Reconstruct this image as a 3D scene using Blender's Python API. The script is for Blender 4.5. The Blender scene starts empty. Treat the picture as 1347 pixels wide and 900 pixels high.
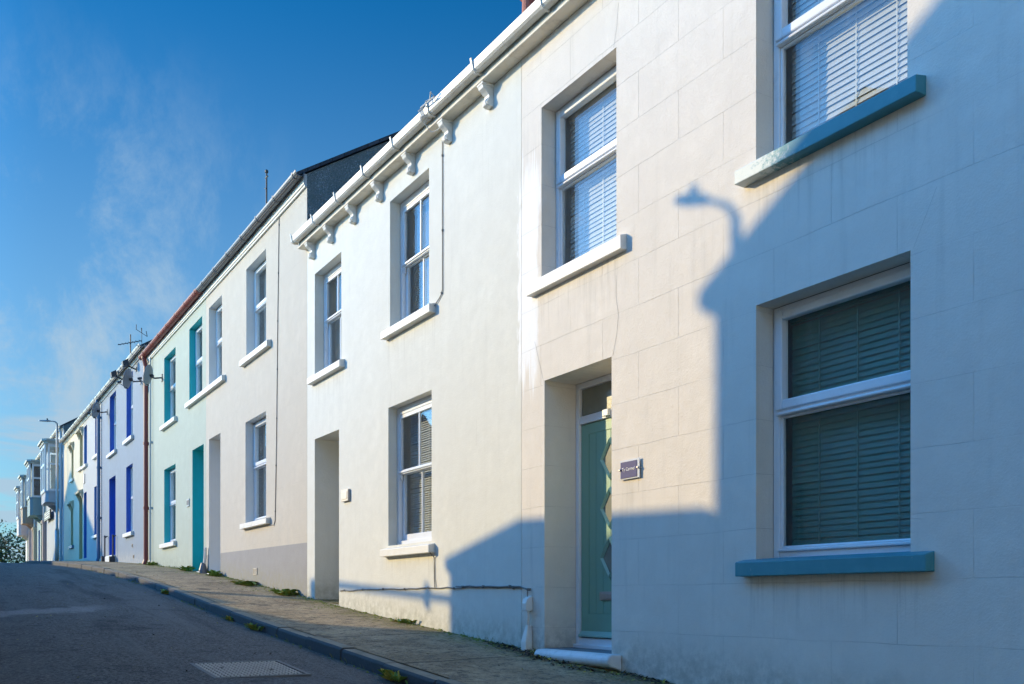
import bpy, bmesh, math, random
from mathutils import Vector, Matrix
random.seed(7)
R = math.radians
SC = bpy.context.scene
COL = SC.collection
# World axes: X runs up the street along the terrace, Y out of the terrace fronts
# towards the road, Z up (z = 0 is the photographer's eye level).

# ------------------------------------------------------------------ ground profile
GP = [(-400, -60), (-60, -5.6), (-30, -2.95), (-10, -1.27), (-1.48, -.588), (.35, -.45), (4.93, -.09), (6.12, .02),
      (10.97, .43), (17.5, .835), (24, 1.13), (30, 1.36), (35.8, 1.51), (42, 1.50), (52, 1.25), (70, .3), (100, -2.5), (250, -25), (2500, -300)]
def _slopes(P):
    d = [(P[i+1][1]-P[i][1])/(P[i+1][0]-P[i][0]) for i in range(len(P)-1)]
    m = [d[0]] + [0 if d[i-1]*d[i] <= 0 else 2*d[i-1]*d[i]/(d[i-1]+d[i]) for i in range(1, len(d))] + [d[-1]]
    return m
GM = _slopes(GP)
def g(t):
    if t <= GP[0][0]: return GP[0][1]
    for i in range(len(GP)-1):
        (a, b), (c, d) = GP[i], GP[i+1]
        if t <= c:
            h = c-a; s = (t-a)/h
            return (b*(1+2*s)*(1-s)**2 + GM[i]*h*s*(1-s)**2 + d*s*s*(3-2*s) + GM[i+1]*h*s*s*(s-1))
    return GP[-1][1]

# ------------------------------------------------------------------ materials
class NT:
    def __init__(s, name):
        s.m = bpy.data.materials.new(name); s.m.use_nodes = True
        s.t = s.m.node_tree; s.b = s.t.nodes['Principled BSDF']; s.out = s.t.nodes['Material Output']
        s._tc = None
    def n(s, ty, props=None, **inp):
        x = s.t.nodes.new(ty)
        for k, v in (props or {}).items(): setattr(x, k, v)
        for k, v in inp.items():
            key = k.replace('_', ' ')
            if key not in x.inputs: key = int(k[1:]) if k[0] == 'i' and k[1:].isdigit() else key
            s.set(x.inputs[key], v)
        return x
    def set(s, sock, v):
        if isinstance(v, bpy.types.NodeSocket): s.t.links.new(v, sock)
        elif isinstance(v, bpy.types.Node): s.t.links.new(v.outputs[0], sock)
        else:
            if isinstance(v, tuple) and len(v) == 3 and sock.type == 'RGBA': v = (*v, 1)
            sock.default_value = v
    @property
    def pos(s):
        if not s._tc: s._tc = s.n('ShaderNodeTexCoord').outputs['Object']
        return s._tc
    def map(s, scale=(1, 1, 1), loc=(0, 0, 0)):
        return s.n('ShaderNodeMapping', Vector=s.pos, Scale=scale, Location=loc).outputs[0]
    def noise(s, scale, detail=4, rough=.55, vec=None, dist=0):
        return s.n('ShaderNodeTexNoise', Vector=vec or s.pos, Scale=scale, Detail=detail, Roughness=rough, Distortion=dist).outputs[0]
    def ramp(s, f, a, b, ca=0., cb=1.):
        return s.n('ShaderNodeMapRange', {'interpolation_type': 'SMOOTHSTEP'}, Value=f, From_Min=a, From_Max=b, To_Min=ca, To_Max=cb).outputs[0]
    def math(s, op, a, b=0., c=0.):
        x = s.t.nodes.new('ShaderNodeMath'); x.operation = op
        s.set(x.inputs[0], a); s.set(x.inputs[1], b); s.set(x.inputs[2], c); return x.outputs[0]
    def mix(s, f, a, b, mode='MIX'):
        x = s.t.nodes.new('ShaderNodeMix'); x.data_type = 'RGBA'; x.blend_type = mode
        s.set(x.inputs[0], f); s.set(x.inputs[6], a); s.set(x.inputs[7], b); return x.outputs[2]
    def bump(s, h, strength, dist=.01, normal=None):
        x = s.n('ShaderNodeBump', Height=h, Strength=strength, Distance=dist)
        if normal: s.set(x.inputs['Normal'], normal)
        return x.outputs[0]
    def done(s, col=None, rough=None, normal=None, spec=None, metal=None):
        for k, v in (('Base Color', col), ('Roughness', rough), ('Normal', normal), ('Specular IOR Level', spec), ('Metallic', metal)):
            if v is not None: s.set(s.b.inputs[k], v)
        return s.m

def mat(name, col, rough=.55, var=.12, scale=14, bump=.0, bscale=120, spec=.4, metal=0., dirt=None, damt=.0, dscale=5):
    q = NT(name)
    c = q.mix(q.noise(scale, 5), tuple(x*(1-var) for x in col), tuple(min(1, x*(1+var)) for x in col))
    if dirt: c = q.mix(q.ramp(q.noise(dscale, 7, .65), .62-damt*.3, .78, 0, damt), c, dirt)
    nm = q.bump(q.noise(bscale, 4), bump, .004) if bump else None
    return q.done(c, rough, nm, spec, metal)

def wall_mat(name, col, joints=None, stain=(.35, .33, .28), stain_amt=.25, bump=.35, plinth=None, bright=None, grime=None, mottled=.06, drips=()):
    """Painted render: trowel texture, faint rain streaks, optional scored block lines."""
    q = NT(name)
    big = q.noise(.9, 5, .6)
    c = q.mix(q.ramp(big, .25, .75), tuple(x*(1-mottled) for x in col), tuple(min(1, x*(1+mottled*.6)) for x in col))
    c = q.mix(q.ramp(q.noise(4.5, 7, .72), .35, .68), tuple(x*.93 for x in col), c)
    c = q.mix(q.ramp(q.noise(48, 4, .8), .52, .75, 0, .16), c, tuple(x*.62 for x in col))
    fine = q.noise(18, 6, .7)
    c = q.mix(q.ramp(fine, .3, .7, 0, .05), c, tuple(x*.8 for x in col))
    streak = q.noise(1.5, 6, .6, q.map((5.5, 5.5, .45)))
    c = q.mix(q.ramp(streak, .52, .8, 0, stain_amt), c, stain)
    blot = q.noise(3.1, 7, .7)
    c = q.mix(q.ramp(blot, .6, .8, 0, stain_amt*.6), c, stain)
    sep = q.n('ShaderNodeSeparateXYZ', Vector=q.pos)
    X, Z = sep.outputs[0], sep.outputs[2]
    if plinth:        # band of darker paint: top edge is a gently rising line
        ztop, rise, pcol = plinth
        edge = q.math('ADD', q.math('MULTIPLY', X, rise), ztop)
        d = q.math('SUBTRACT', edge, Z)
        d = q.math('ADD', d, q.math('MULTIPLY', q.math('SUBTRACT', q.noise(60, 3), .5), .01))
        pc = q.mix(q.noise(4, 6, .65), tuple(x*.86 for x in pcol), tuple(x*1.1 for x in pcol))
        c = q.mix(q.ramp(d, -.004, .004), c, pc)
    if bright:        # patch of fresh white paint with drips
        x0, x1, z0, z1, bc = bright
        wob = q.math('MULTIPLY', q.math('SUBTRACT', q.noise(7, 5, .6, q.map((1, 1, .35))), .5), .28)
        xx = q.math('ADD', X, wob)
        f = q.math('MULTIPLY', q.ramp(xx, x0-.05, x0+.05), q.ramp(xx, x1+.02, x1-.02))
        zz = q.math('ADD', Z, q.math('MULTIPLY', q.math('SUBTRACT', q.noise(9, 3, .5, q.map((4, 4, .2))), .5), 1.1))
        f = q.math('MULTIPLY', f, q.math('MULTIPLY', q.ramp(zz, z0-.1, z0+.25), q.ramp(zz, z1+.2, z1-.1)))
        c = q.mix(f, c, bc)
    if grime:         # splash and algae near the pavement, ragged upper edge following the slope
        off, amt, gc, sl = grime
        edge = q.math('ADD', q.math('MULTIPLY', X, sl), off)
        h = q.math('SUBTRACT', Z, edge)
        h = q.math('SUBTRACT', h, q.math('MULTIPLY', q.noise(2.2, 7, .7), .42))
        f = q.math('MULTIPLY', q.ramp(h, .12, -.22, 0, amt), q.ramp(q.noise(10, 5, .7), .3, .65))
        c = q.mix(f, c, gc)
    for dx0, dx1, dz, dl, da in drips:      # dirty runs washed down from sills and fixings
        fx = q.math('MULTIPLY', q.ramp(X, dx0-.03, dx0+.03), q.ramp(X, dx1+.03, dx1-.03))
        run = q.noise(1.7, 5, .7, q.map((13, 1, .5), (dx0, 0, dz)))
        zz = q.math('ADD', Z, q.math('MULTIPLY', q.math('SUBTRACT', run, .5), dl*1.5))
        fz = q.math('MULTIPLY', q.ramp(zz, dz-dl, dz), q.ramp(Z, dz+.005, dz-.005))
        c = q.mix(q.math('MULTIPLY', q.math('MULTIPLY', fx, fz), q.ramp(run, .46, .66, 0, da*.5)), c, (.26, .235, .19))
    h = q.math('ADD', q.math('MULTIPLY', q.noise(9, 6, .6), .6), q.math('MULTIPLY', q.noise(75, 5, .65), .35))
    h = q.math('ADD', h, q.math('MULTIPLY', q.noise(1.6, 3, .5), 1.2))
    nm = q.bump(h, bump*1.5, .02)
    if joints:
        bw, rh, x0, z0, depth, tint = joints
        wob = q.math('MULTIPLY', q.math('SUBTRACT', q.noise(1.3, 3), .5), .03)
        vec = q.n('ShaderNodeCombineXYZ', X=q.math('SUBTRACT', X, x0), Y=q.math('ADD', q.math('SUBTRACT', Z, z0), wob), Z=0.)
        br = q.n('ShaderNodeTexBrick', {'offset': .5}, Vector=vec, Scale=1., Mortar_Size=.0022, Mortar_Smooth=.35, Brick_Width=bw, Row_Height=rh)
        fade = q.ramp(q.noise(1.1, 6, .7), .38, .66, .12, 1.)
        f = q.math('MULTIPLY', br.outputs[1], fade)
        c = q.mix(q.math('MULTIPLY', f, tint), c, tuple(x*.45 for x in col))
        nm = q.bump(q.math('SUBTRACT', 1., f), depth, .012, nm)
    return q.done(c, .78, nm, .25)

M = {}
M['wall_cream'] = wall_mat('cream_render', (.80, .73, .635), joints=(.9, .352, -1.307, 1.863, .8, .42), stain_amt=.22, bump=.3,
                           bright=(.10, .40, 1.9, 3.75, (.9, .89, .87)), grime=(-.42, .5, (.2, .19, .14), .075), drips=[(-3.76, -2.42, .145, .34, .5), (-3.7, -2.42, 2.69, .4, .35), (-1.14, .17, 2.67, .45, .4), (-1.36, -1.08, .905, .35, .4), (-1.05, -.0, 1.897, .02, .3)])
M['wall_white'] = wall_mat('off_white_render', (.745, .73, .65), stain_amt=.14, bump=.22, bright=(.36, .42, 2.0, 3.6, (.9, .89, .87)),
                           grime=(-.46, .45, (.27, .26, .17), .082), mottled=.05, drips=[(4.72, 5.93, 3.0, .45, .35), (2.1, 3.36, 3.03, .5, .35), (2.12, 3.38, .49, .3, .4), (1.9, 2.0, 4.7, 1.2, .3), (.8, 1.1, 4.65, .9, .3)])
M['wall_grey'] = wall_mat('pale_grey_render', (.585, .525, .435), joints=(1.0, .40, .2, .1, .4, .3), stain=(.42, .42, .42), stain_amt=.18, bump=.3,
                          plinth=(.745, .0096, (.325, .315, .31)), grime=(-.36, .5, (.3, .28, .17), .078))
M['wall_mint'] = wall_mat('mint_render', (.455, .505, .42), joints=(1.0, .40, .2, .1, .35, .2), stain=(.4, .5, .5), stain_amt=.22, bump=.3,
                          grime=(-.20, .5, (.28, .32, .27), .062))
M['wall_lavender'] = wall_mat('lavender_blue_render', (.265, .325, .385), stain=(.36, .42, .55), stain_amt=.25, bump=.3, grime=(.12, .8, (.45, .45, .42), .045))
M['wall_lilac'] = wall_mat('pale_lilac_render', (.53, .52, .49), stain=(.45, .5, .6), stain_amt=.22, bump=.3)
M['wall_yellow'] = wall_mat('yellow_cream_render', (.74, .64, .46), stain=(.4, .4, .32), stain_amt=.22, bump=.3)
M['wall_ice'] = wall_mat('ice_blue_render', (.46, .51, .56), stain=(.4, .45, .5), stain_amt=.2)
M['wall_sage'] = wall_mat('grey_green_render', (.27, .40, .42), stain=(.3, .36, .4), stain_amt=.2)
M['wall_rose'] = wall_mat('rose_render', (.62, .50, .46), stain=(.45, .38, .36), stain_amt=.2)
M['wall_pearl'] = wall_mat('pearl_render', (.66, .64, .62), stain=(.4, .38, .36), stain_amt=.2)
M['wall_brown'] = wall_mat('brown_render', (.42, .34, .26), stain=(.2, .17, .14), stain_amt=.3)
def dash():
    q = NT('dark_pebbledash')
    v = q.n('ShaderNodeTexVoronoi', Vector=q.pos, Scale=38.)
    sp = q.ramp(q.noise(55, 3, .7), .5, .66)
    c = q.mix(q.noise(3, 6, .7), (.17, .20, .185), (.27, .30, .28))
    c = q.mix(q.math('MULTIPLY', sp, q.ramp(q.noise(2, 5, .6), .3, .6)), c, (.5, .52, .53))
    return q.done(c, .85, q.bump(v.outputs[0], .6, .02), .2)
M['dash'] = dash()
def slate():
    q = NT('slate')
    s = q.n('ShaderNodeSeparateXYZ', Vector=q.pos)
    vec = q.n('ShaderNodeCombineXYZ', X=s.outputs[0], Y=q.math('MULTIPLY', s.outputs[1], 1.2), Z=0.)
    br = q.n('ShaderNodeTexBrick', Vector=vec, Color1=(.05, .055, .065, 1), Color2=(.10, .10, .115, 1), Mortar=(.015, .015, .02, 1), Scale=1., Mortar_Size=.006, Brick_Width=.3, Row_Height=.22)
    c = q.mix(q.ramp(q.noise(5, 6, .7), .55, .75, 0, .5), br.outputs[0], (.16, .15, .11))
    return q.done(c, .6, q.bump(q.math('SUBTRACT', 1., br.outputs[1]), .5, .02), .4)
M['slate'] = slate()
M['upvc'] = mat('white_window_plastic', (.80, .81, .82), .28, .03, 6, 0, dirt=(.45, .45, .42), damt=.25, dscale=9)
M['white_paint'] = mat('weathered_white_paint', (.78, .76, .70), .5, .06, 9, .25, 90, dirt=(.42, .38, .3), damt=.45, dscale=4)
M['soffit'] = mat('aged_cream_cornice', (.80, .72, .58), .6, .1, 8, .3, 80, dirt=(.30, .26, .2), damt=.6, dscale=5)
M['gutter_white'] = mat('aged_white_gutter_plastic', (.76, .73, .66), .4, .07, 7, .1, 60, dirt=(.36, .31, .23), damt=.55, dscale=3.5)
M['gutter_grey'] = mat('dark_grey_gutter', (.14, .145, .16), .4, .15, 6, .15, 60, dirt=(.3, .29, .27), damt=.4)
M['gutter_red'] = mat('rust_red_gutter', (.27, .062, .055), .5, .2, 6, .3, 50, dirt=(.16, .09, .07), damt=.5)
M['fascia_grey'] = mat('grey_green_fascia', (.42, .45, .42), .6, .1, 8, .2, 70, dirt=(.25, .26, .22), damt=.5)
M['pipe_blue'] = mat('slate_blue_pipe', (.12, .2, .32), .45, .1)
M['pipe_pale'] = mat('pale_grey_pipe', (.52, .58, .6), .45, .08)
M['teal_reveal'] = mat('teal_reveal_paint', (.03, .47, .50), .6, .08, 6, .2, 90)
M['cobalt'] = mat('cobalt_blue_paint', (.03, .12, .52), .5, .08, 6, .1, 90)
M['deep_blue'] = mat('blue_reveal_paint', (.06, .19, .48), .6, .08, 6, .1, 90)
M['reveal_yellow'] = mat('ochre_reveal_paint', (.55, .48, .27), .6, .08)
M['reveal_white'] = mat('white_reveal_paint', (.70, .70, .68), .6, .05, 6, .2, 90)
M['door_sage'] = mat('sage_green_door', (.22, .40, .29), .42, .05, 5, .12, 260)
M['door_trim'] = mat('pale_sage_moulding', (.30, .50, .42), .4, .05, 5)
M['door_grey'] = mat('grey_door', (.28, .30, .31), .45, .06)
M['steel'] = mat('brushed_steel', (.42, .41, .40), .38, .1, 30, 0, metal=.8)
M['galv'] = mat('galvanised_steel', (.44, .43, .42), .5, .12, 12, .05, 80, metal=.5)
M['dark_metal'] = mat('dark_grey_metal', (.06, .065, .075), .5, .15)
M['cable'] = mat('painted_cable', (.18, .175, .165), .6, .25, 60)
M['cable_white'] = mat('white_cable', (.62, .61, .57), .6, .15, 40)
M['terracotta'] = mat('terracotta', (.34, .11, .075), .75, .2, 9, .3, 60)
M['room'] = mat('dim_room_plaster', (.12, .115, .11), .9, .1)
M['black'] = mat('flat_black', (.012, .012, .014), .5, .1)
M['blind'] = mat('white_blind_slats', (.56, .52, .46), .45, .03)
M['blind_shaded'] = mat('shaded_blind_slats', (.055, .20, .155), .5, .1, 9)  # white slats darkened to green, the lower window's shade put into their colour
M['curtain'] = mat('net_curtain', (.66, .65, .61), .9, .12, 40)
M['step_paint'] = mat('white_step_paint', (.74, .76, .76), .5, .06, 9, .35, 50, dirt=(.3, .29, .25), damt=.5)
M['slab'] = mat('slate_threshold', (.16, .18, .2), .55, .2, 9, .2, 60)
M['plinth_block'] = mat('bare_mortar', (.48, .43, .34), .9, .15, 12, .4, 60)
M['crack'] = mat('hairline_crack', (.50, .46, .40), .9, .2)
M['clear'] = mat('pale_acrylic', (.74, .75, .76), .15, .03)
M['sign_navy'] = mat('navy_sign', (.018, .022, .15), .6, .08)
M['sign_black'] = mat('black_sign', (.015, .02, .03), .5, .1)
M['white'] = mat('white_lettering', (.8, .8, .8), .5, .03)
M['dish'] = mat('grey_dish', (.22, .25, .29), .5, .1)
M['brick'] = mat('brick_red', (.3, .13, .09), .8, .25, 12, .4, 60)
M['stone_wall'] = wall_mat('boundary_wall_render', (.36, .35, .32), stain_amt=.4, bump=.6)
M['timber'] = mat('weathered_timber', (.2, .16, .12), .8, .2, 20)

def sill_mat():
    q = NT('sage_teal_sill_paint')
    # pale patches thicken towards the far ends (object X) of the upper sills
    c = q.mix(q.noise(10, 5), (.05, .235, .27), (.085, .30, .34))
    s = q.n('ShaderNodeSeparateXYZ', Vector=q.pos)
    pale_far_end = q.math('MULTIPLY', q.ramp(s.outputs[0], -3.05, -2.45), q.ramp(s.outputs[2], 2.3, 2.6))
    f = q.ramp(q.math('ADD', q.noise(22, 8, .75), q.math('MULTIPLY', pale_far_end, .42)), .62, .86, 0, .9)
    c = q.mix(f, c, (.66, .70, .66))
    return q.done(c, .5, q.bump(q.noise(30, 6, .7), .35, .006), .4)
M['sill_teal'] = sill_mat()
def glass():
    q = NT('window_glass')
    geo = q.n('ShaderNodeNewGeometry')
    fr = q.n('ShaderNodeFresnel', IOR=q.math('POWER', 1.55, q.math('SUBTRACT', 1., q.math('MULTIPLY', geo.outputs['Backfacing'], 2.))))
    gl = q.n('ShaderNodeBsdfGlossy', Color=(.95, .98, 1., 1), Roughness=.02)
    # faint waviness of double glazing and a film of dust
    nm = q.bump(q.noise(2.3, 2), .06, .02)
    q.set(fr.inputs['Normal'], nm); q.set(gl.inputs['Normal'], nm)
    tr = q.n('ShaderNodeBsdfTransparent', Color=(.95, .975, .97, 1))
    df = q.n('ShaderNodeBsdfDiffuse', Color=(.5, .52, .53, 1))
    a = q.n('ShaderNodeMixShader', i0=q.ramp(q.noise(6, 8, .7), .45, .8, .015, .10), i1=tr, i2=df)
    b = q.n('ShaderNodeMixShader', i0=q.math('MULTIPLY', fr, .62), i1=a, i2=gl)
    q.t.links.new(b.outputs[0], q.out.inputs[0]); return q.m
M['glass'] = glass()
M['frosted'] = mat('obscure_glass', (.20, .21, .17), .22, .25, 5, .15, 30, spec=.7)

def road_mat():
    q = NT('worn_asphalt')
    st = q.math('ADD', q.math('MULTIPLY', q.noise(34, 5, .85), .6), q.math('MULTIPLY', q.noise(110, 3, .8), .4))
    c = q.mix(q.ramp(st, .38, .64), (.016, .015, .014), (.30, .272, .24))
    c = q.mix(q.ramp(q.noise(.7, 7, .7, q.map((.35, 1.2, 1))), .45, .7, 0, .5), c, (.15, .14, .13))
    c = q.mix(q.ramp(q.noise(2.0, 7, .75), .52, .68, 0, .6), c, (.022, .022, .022))
    c = q.mix(q.ramp(q.noise(1.2, 6, .65, q.map((.12, 1.6, 1), (2, .3, 0))), .48, .66, 0, .5), c, (.20, .185, .165))
    c = q.mix(q.ramp(q.noise(1.5, 5, .6, q.map((.10, 1.5, 1), (9, 2.3, 0))), .52, .68, 0, .5), c, (.03, .03, .03))
    chips = q.n('ShaderNodeTexVoronoi', Vector=q.pos, Scale=26.)
    c = q.mix(q.math('MULTIPLY', q.ramp(chips.outputs[0], .16, .08), q.ramp(q.noise(3.3, 4, .6), .56, .7)), c, (.26, .25, .23))
    # pale band across the carriageway and dusty gutter strip
    s = q.n('ShaderNodeSeparateXYZ', Vector=q.pos)
    d = q.math('SUBTRACT', s.outputs[0], q.math('ADD', 7.9, q.math('MULTIPLY', s.outputs[1], -.72)))
    d = q.math('ABSOLUTE', q.math('ADD', d, q.math('MULTIPLY', q.math('SUBTRACT', q.noise(3, 5), .5), .9)))
    f = q.math('MULTIPLY', q.ramp(d, .42, .1, 0, .75), q.ramp(s.outputs[1], 2.5, 3.0))
    c = q.mix(q.math('MULTIPLY', f, q.ramp(q.noise(60, 4, .7), .3, .6)), c, (.38, .36, .33))
    e = q.ramp(q.math('ADD', s.outputs[1], q.math('MULTIPLY', q.noise(2.5, 6, .7), -.7)), 1.75, 1.25, 0, .6)
    c = q.mix(q.math('MULTIPLY', e, q.ramp(q.noise(30, 6, .75), .42, .6)), c, (.12, .115, .10))
    h = q.math('ADD', q.math('MULTIPLY', st, .5), q.noise(60, 5, .75))
    return q.done(c, .88, q.bump(h, .8, .014), .25)
M['road'] = road_mat()
def pave_mat():
    q = NT('old_concrete_pavement')
    s = q.n('ShaderNodeSeparateXYZ', Vector=q.pos)
    c = q.mix(q.ramp(q.noise(1.1, 7, .68), .3, .7), (.26, .185, .10), (.54, .41, .25))
    c = q.mix(q.ramp(q.noise(5.5, 8, .78), .47, .66, 0, .75), c, (.075, .066, .05))
    c = q.mix(q.ramp(q.noise(7.5, 8, .78, q.map((1, 1, 1), (7, 3, 0))), .55, .7, 0, .8), c, (.66, .54, .36))
    c = q.mix(q.ramp(q.noise(21, 6, .85), .5, .62, 0, .85), c, (.05, .042, .03))
    c = q.mix(q.ramp(q.noise(90, 5, .75), .45, .7, 0, .6), c, (.36, .33, .28))
    c = q.mix(q.ramp(q.noise(55, 6, .75), .56, .7, 0, .75), c, (.045, .043, .038))
    c = q.mix(q.ramp(q.noise(1.7, 6, .6, q.map((.7, 1.6, 1), (3, 1, 0))), .6, .68, 0, .65), c, (.085, .08, .072))
    vec = q.n('ShaderNodeCombineXYZ', X=q.math('ADD', s.outputs[0], q.math('MULTIPLY', q.noise(2.3, 4), .12)), Y=q.math('ADD', s.outputs[1], .1), Z=0.)
    br = q.n('ShaderNodeTexBrick', {'offset': .0}, Vector=vec, Scale=1., Mortar_Size=.016, Mortar_Smooth=.3, Brick_Width=1.83, Row_Height=3.)
    j = br.outputs[1]
    c = q.mix(q.math('MULTIPLY', j, .8), c, (.03, .03, .024))
    wallside = q.ramp(q.math('ADD', s.outputs[1], q.math('MULTIPLY', q.noise(2.1, 6, .7), -.75)), .14, -.3)
    near = q.math('MAXIMUM', wallside, q.ramp(q.noise(1.1, 6, .7), .56, .70, 0, .85))
    moss = q.math('MULTIPLY', near, q.ramp(q.noise(16, 8, .78), .44, .6))
    mc = q.mix(q.noise(7, 4), (.10, .11, .025), (.33, .31, .07))
    c = q.mix(q.math('MULTIPLY', moss, .85), c, mc)
    h = q.math('ADD', q.noise(45, 6, .75), q.math('MULTIPLY', moss, .8))
    h = q.math('SUBTRACT', h, q.math('MULTIPLY', j, 1.4))
    return q.done(c, .92, q.bump(h, .7, .02), .2)
M['pave'] = pave_mat()
M['kerb'] = mat('shaded_kerb_face', (.065, .068, .07), .8, .3, 40, .5, 90, dirt=(.05, .055, .045), damt=.6, dscale=4)  # kerb face coloured dark to paint in its shade
M['kerb_top'] = mat('pale_kerb_top', (.27, .235, .17), .85, .3, 30, .5, 90, dirt=(.09, .085, .05), damt=.7, dscale=4)  # top of the same kerb, left without the painted shade
M['iron'] = mat('worn_cast_iron', (.17, .165, .155), .6, .25, 25, .4, 70, metal=.25, dirt=(.06, .055, .05), damt=.4)
M['iron_worn'] = mat('traffic_polished_iron', (.52, .48, .42), .5, .25, 25, .3, 70, metal=.1, dirt=(.10, .09, .07), damt=.3)
M['iron_dirt'] = mat('dirt_packed_iron', (.035, .033, .03), .9, .3, 25)
M['soil'] = mat('rough_ground', (.10, .11, .06), .95, .3, 2, .5, 8)
M['leaf'] = mat('weed_leaf', (.17, .27, .05), .6, .35, 30)
M['leaf_yellow'] = mat('yellowing_leaf', (.42, .36, .05), .6, .3, 30)
M['litter'] = mat('dead_leaf', (.055, .035, .022), .8, .5, 25)
M['moss'] = mat('moss_cushion', (.20, .21, .045), .95, .4, 60, .8, 120)
M['bark'] = mat('dark_bark', (.07, .055, .045), .9, .3, 20)
M['ever'] = mat('evergreen_leaf', (.05, .08, .025), .6, .5, 1.2)
M['twig_leaf'] = mat('olive_leaf', (.10, .11, .045), .7, .4, 2)

# ------------------------------------------------------------------ mesh builder
class MB:
    def __init__(s): s.v = []; s.f = []; s.mi = []
    def add(s, vs, fs, mi=0):
        o = len(s.v); s.v += [tuple(p) for p in vs]
        for f in fs: s.f.append(tuple(o+i for i in f)); s.mi.append(mi)
    def quad(s, a, b, c, d, mi=0): s.add([a, b, c, d], [(0, 1, 2, 3)], mi)
    def box(s, x0, x1, y0, y1, z0, z1, mi=0, shear=0):
        """shear: z rises by shear per metre of x (for things laid along the slope)"""
        vs = [(x, y, z+shear*(x-x0)) for x in (x0, x1) for y in (y0, y1) for z in (z0, z1)]
        s.add(vs, [(0, 1, 3, 2), (4, 6, 7, 5), (0, 4, 5, 1), (2, 3, 7, 6), (0, 2, 6, 4), (1, 5, 7, 3)], mi)
    def prism_x(s, prof, x0, x1, mi=0, shear=0):
        """profile in (y,z) swept along x"""
        n = len(prof)
        s.add([(x0, y, z) for y, z in prof]+[(x1, y, z+shear*(x1-x0)) for y, z in prof],
              [tuple(range(n)), tuple(range(2*n-1, n-1, -1))]+[(i, n+i, n+(i+1) % n, (i+1) % n) for i in range(n)], mi)
    def prism_y(s, prof, y0, y1, mi=0):
        """profile in (x,z) swept along y"""
        n = len(prof)
        s.add([(x, y0, z) for x, z in prof]+[(x, y1, z) for x, z in prof],
              [tuple(range(n)), tuple(range(2*n-1, n-1, -1))]+[(i, n+i, n+(i+1) % n, (i+1) % n) for i in range(n)], mi)
    def prism_z(s, prof, z0, z1, mi=0):
        n = len(prof)
        s.add([(x, y, z0) for x, y in prof]+[(x, y, z1) for x, y in prof],
              [tuple(range(n)), tuple(range(2*n-1, n-1, -1))]+[(i, n+i, n+(i+1) % n, (i+1) % n) for i in range(n)], mi)
    def tube(s, pts, r, n=8, mi=0, cap=True):
        pts = [Vector(p) for p in pts]
        rs = r if isinstance(r, (list, tuple)) else [r]*len(pts)
        rings = []; up = None
        for i, p in enumerate(pts):
            d = (pts[min(i+1, len(pts)-1)]-pts[max(i-1, 0)]).normalized()
            if up is None: up = Vector((0, 0, 1)) if abs(d.z) < .9 else Vector((1, 0, 0))
            a = d.cross(up)
            if a.length < 1e-4: a = d.cross(Vector((0, 1, .1)))
            a.normalize(); b = d.cross(a).normalized(); up = -b if False else up
            rings.append([p+(a*math.cos(2*math.pi*k/n)+b*math.sin(2*math.pi*k/n))*rs[i] for k in range(n)])
        vs = [q for ring in rings for q in ring]; fs = []
        for i in range(len(pts)-1):
            for k in range(n): fs.append((i*n+k, i*n+(k+1) % n, (i+1)*n+(k+1) % n, (i+1)*n+k))
        if cap: fs += [tuple(range(n-1, -1, -1)), tuple(range((len(pts)-1)*n, len(pts)*n))]
        s.add(vs, fs, mi)
    def lathe(s, c, prof, n=16, axis=(0, 0, 1), mi=0):
        """profile list of (r,h) about axis from c"""
        ax = Vector(axis).normalized(); a = ax.orthogonal().normalized(); b = ax.cross(a); c = Vector(c)
        vs = [c+ax*h+(a*math.cos(2*math.pi*k/n)+b*math.sin(2*math.pi*k/n))*r for r, h in prof for k in range(n)]
        fs = [(i*n+k, i*n+(k+1) % n, (i+1)*n+(k+1) % n, (i+1)*n+k) for i in range(len(prof)-1) for k in range(n)]
        s.add(vs, fs+[tuple(range(n-1, -1, -1)), tuple(range((len(prof)-1)*n, len(prof)*n))], mi)
    def build(s, name, mats, parent=None, bevel=0, smooth=False, fix=True):
        me = bpy.data.meshes.new(name); me.from_pydata(s.v, [], s.f)
        for m in (mats if isinstance(mats, (list, tuple)) else [mats]): me.materials.append(M[m] if isinstance(m, str) else m)
        for p, i in zip(me.polygons, s.mi): p.material_index = i; p.use_smooth = smooth
        if fix:
            bm = bmesh.new(); bm.from_mesh(me); bmesh.ops.recalc_face_normals(bm, faces=bm.faces); bm.to_mesh(me); bm.free()
        o = bpy.data.objects.new(name, me); COL.objects.link(o)
        if parent is not None:
            o.parent = parent
            w = Vector((0, 0, 0)); p = parent
            while p is not None: w += p.location; p = p.parent
            o.location = -w
        if bevel:
            b = o.modifiers.new('bevel', 'BEVEL'); b.width = bevel; b.segments = 2; b.limit_method = 'ANGLE'; b.angle_limit = R(35)
        return o

def tag(o, label=None, cat=None, group=None, kind=None):
    for k, v in (('label', label), ('category', cat), ('group', group), ('kind', kind)):
        if v: o[k] = v
    return o
def thing(name, label, cat, loc, group=None):
    o = bpy.data.objects.new(name, None); COL.objects.link(o); o.location = loc; o.empty_display_size = .2
    return tag(o, label, cat, group)

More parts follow.
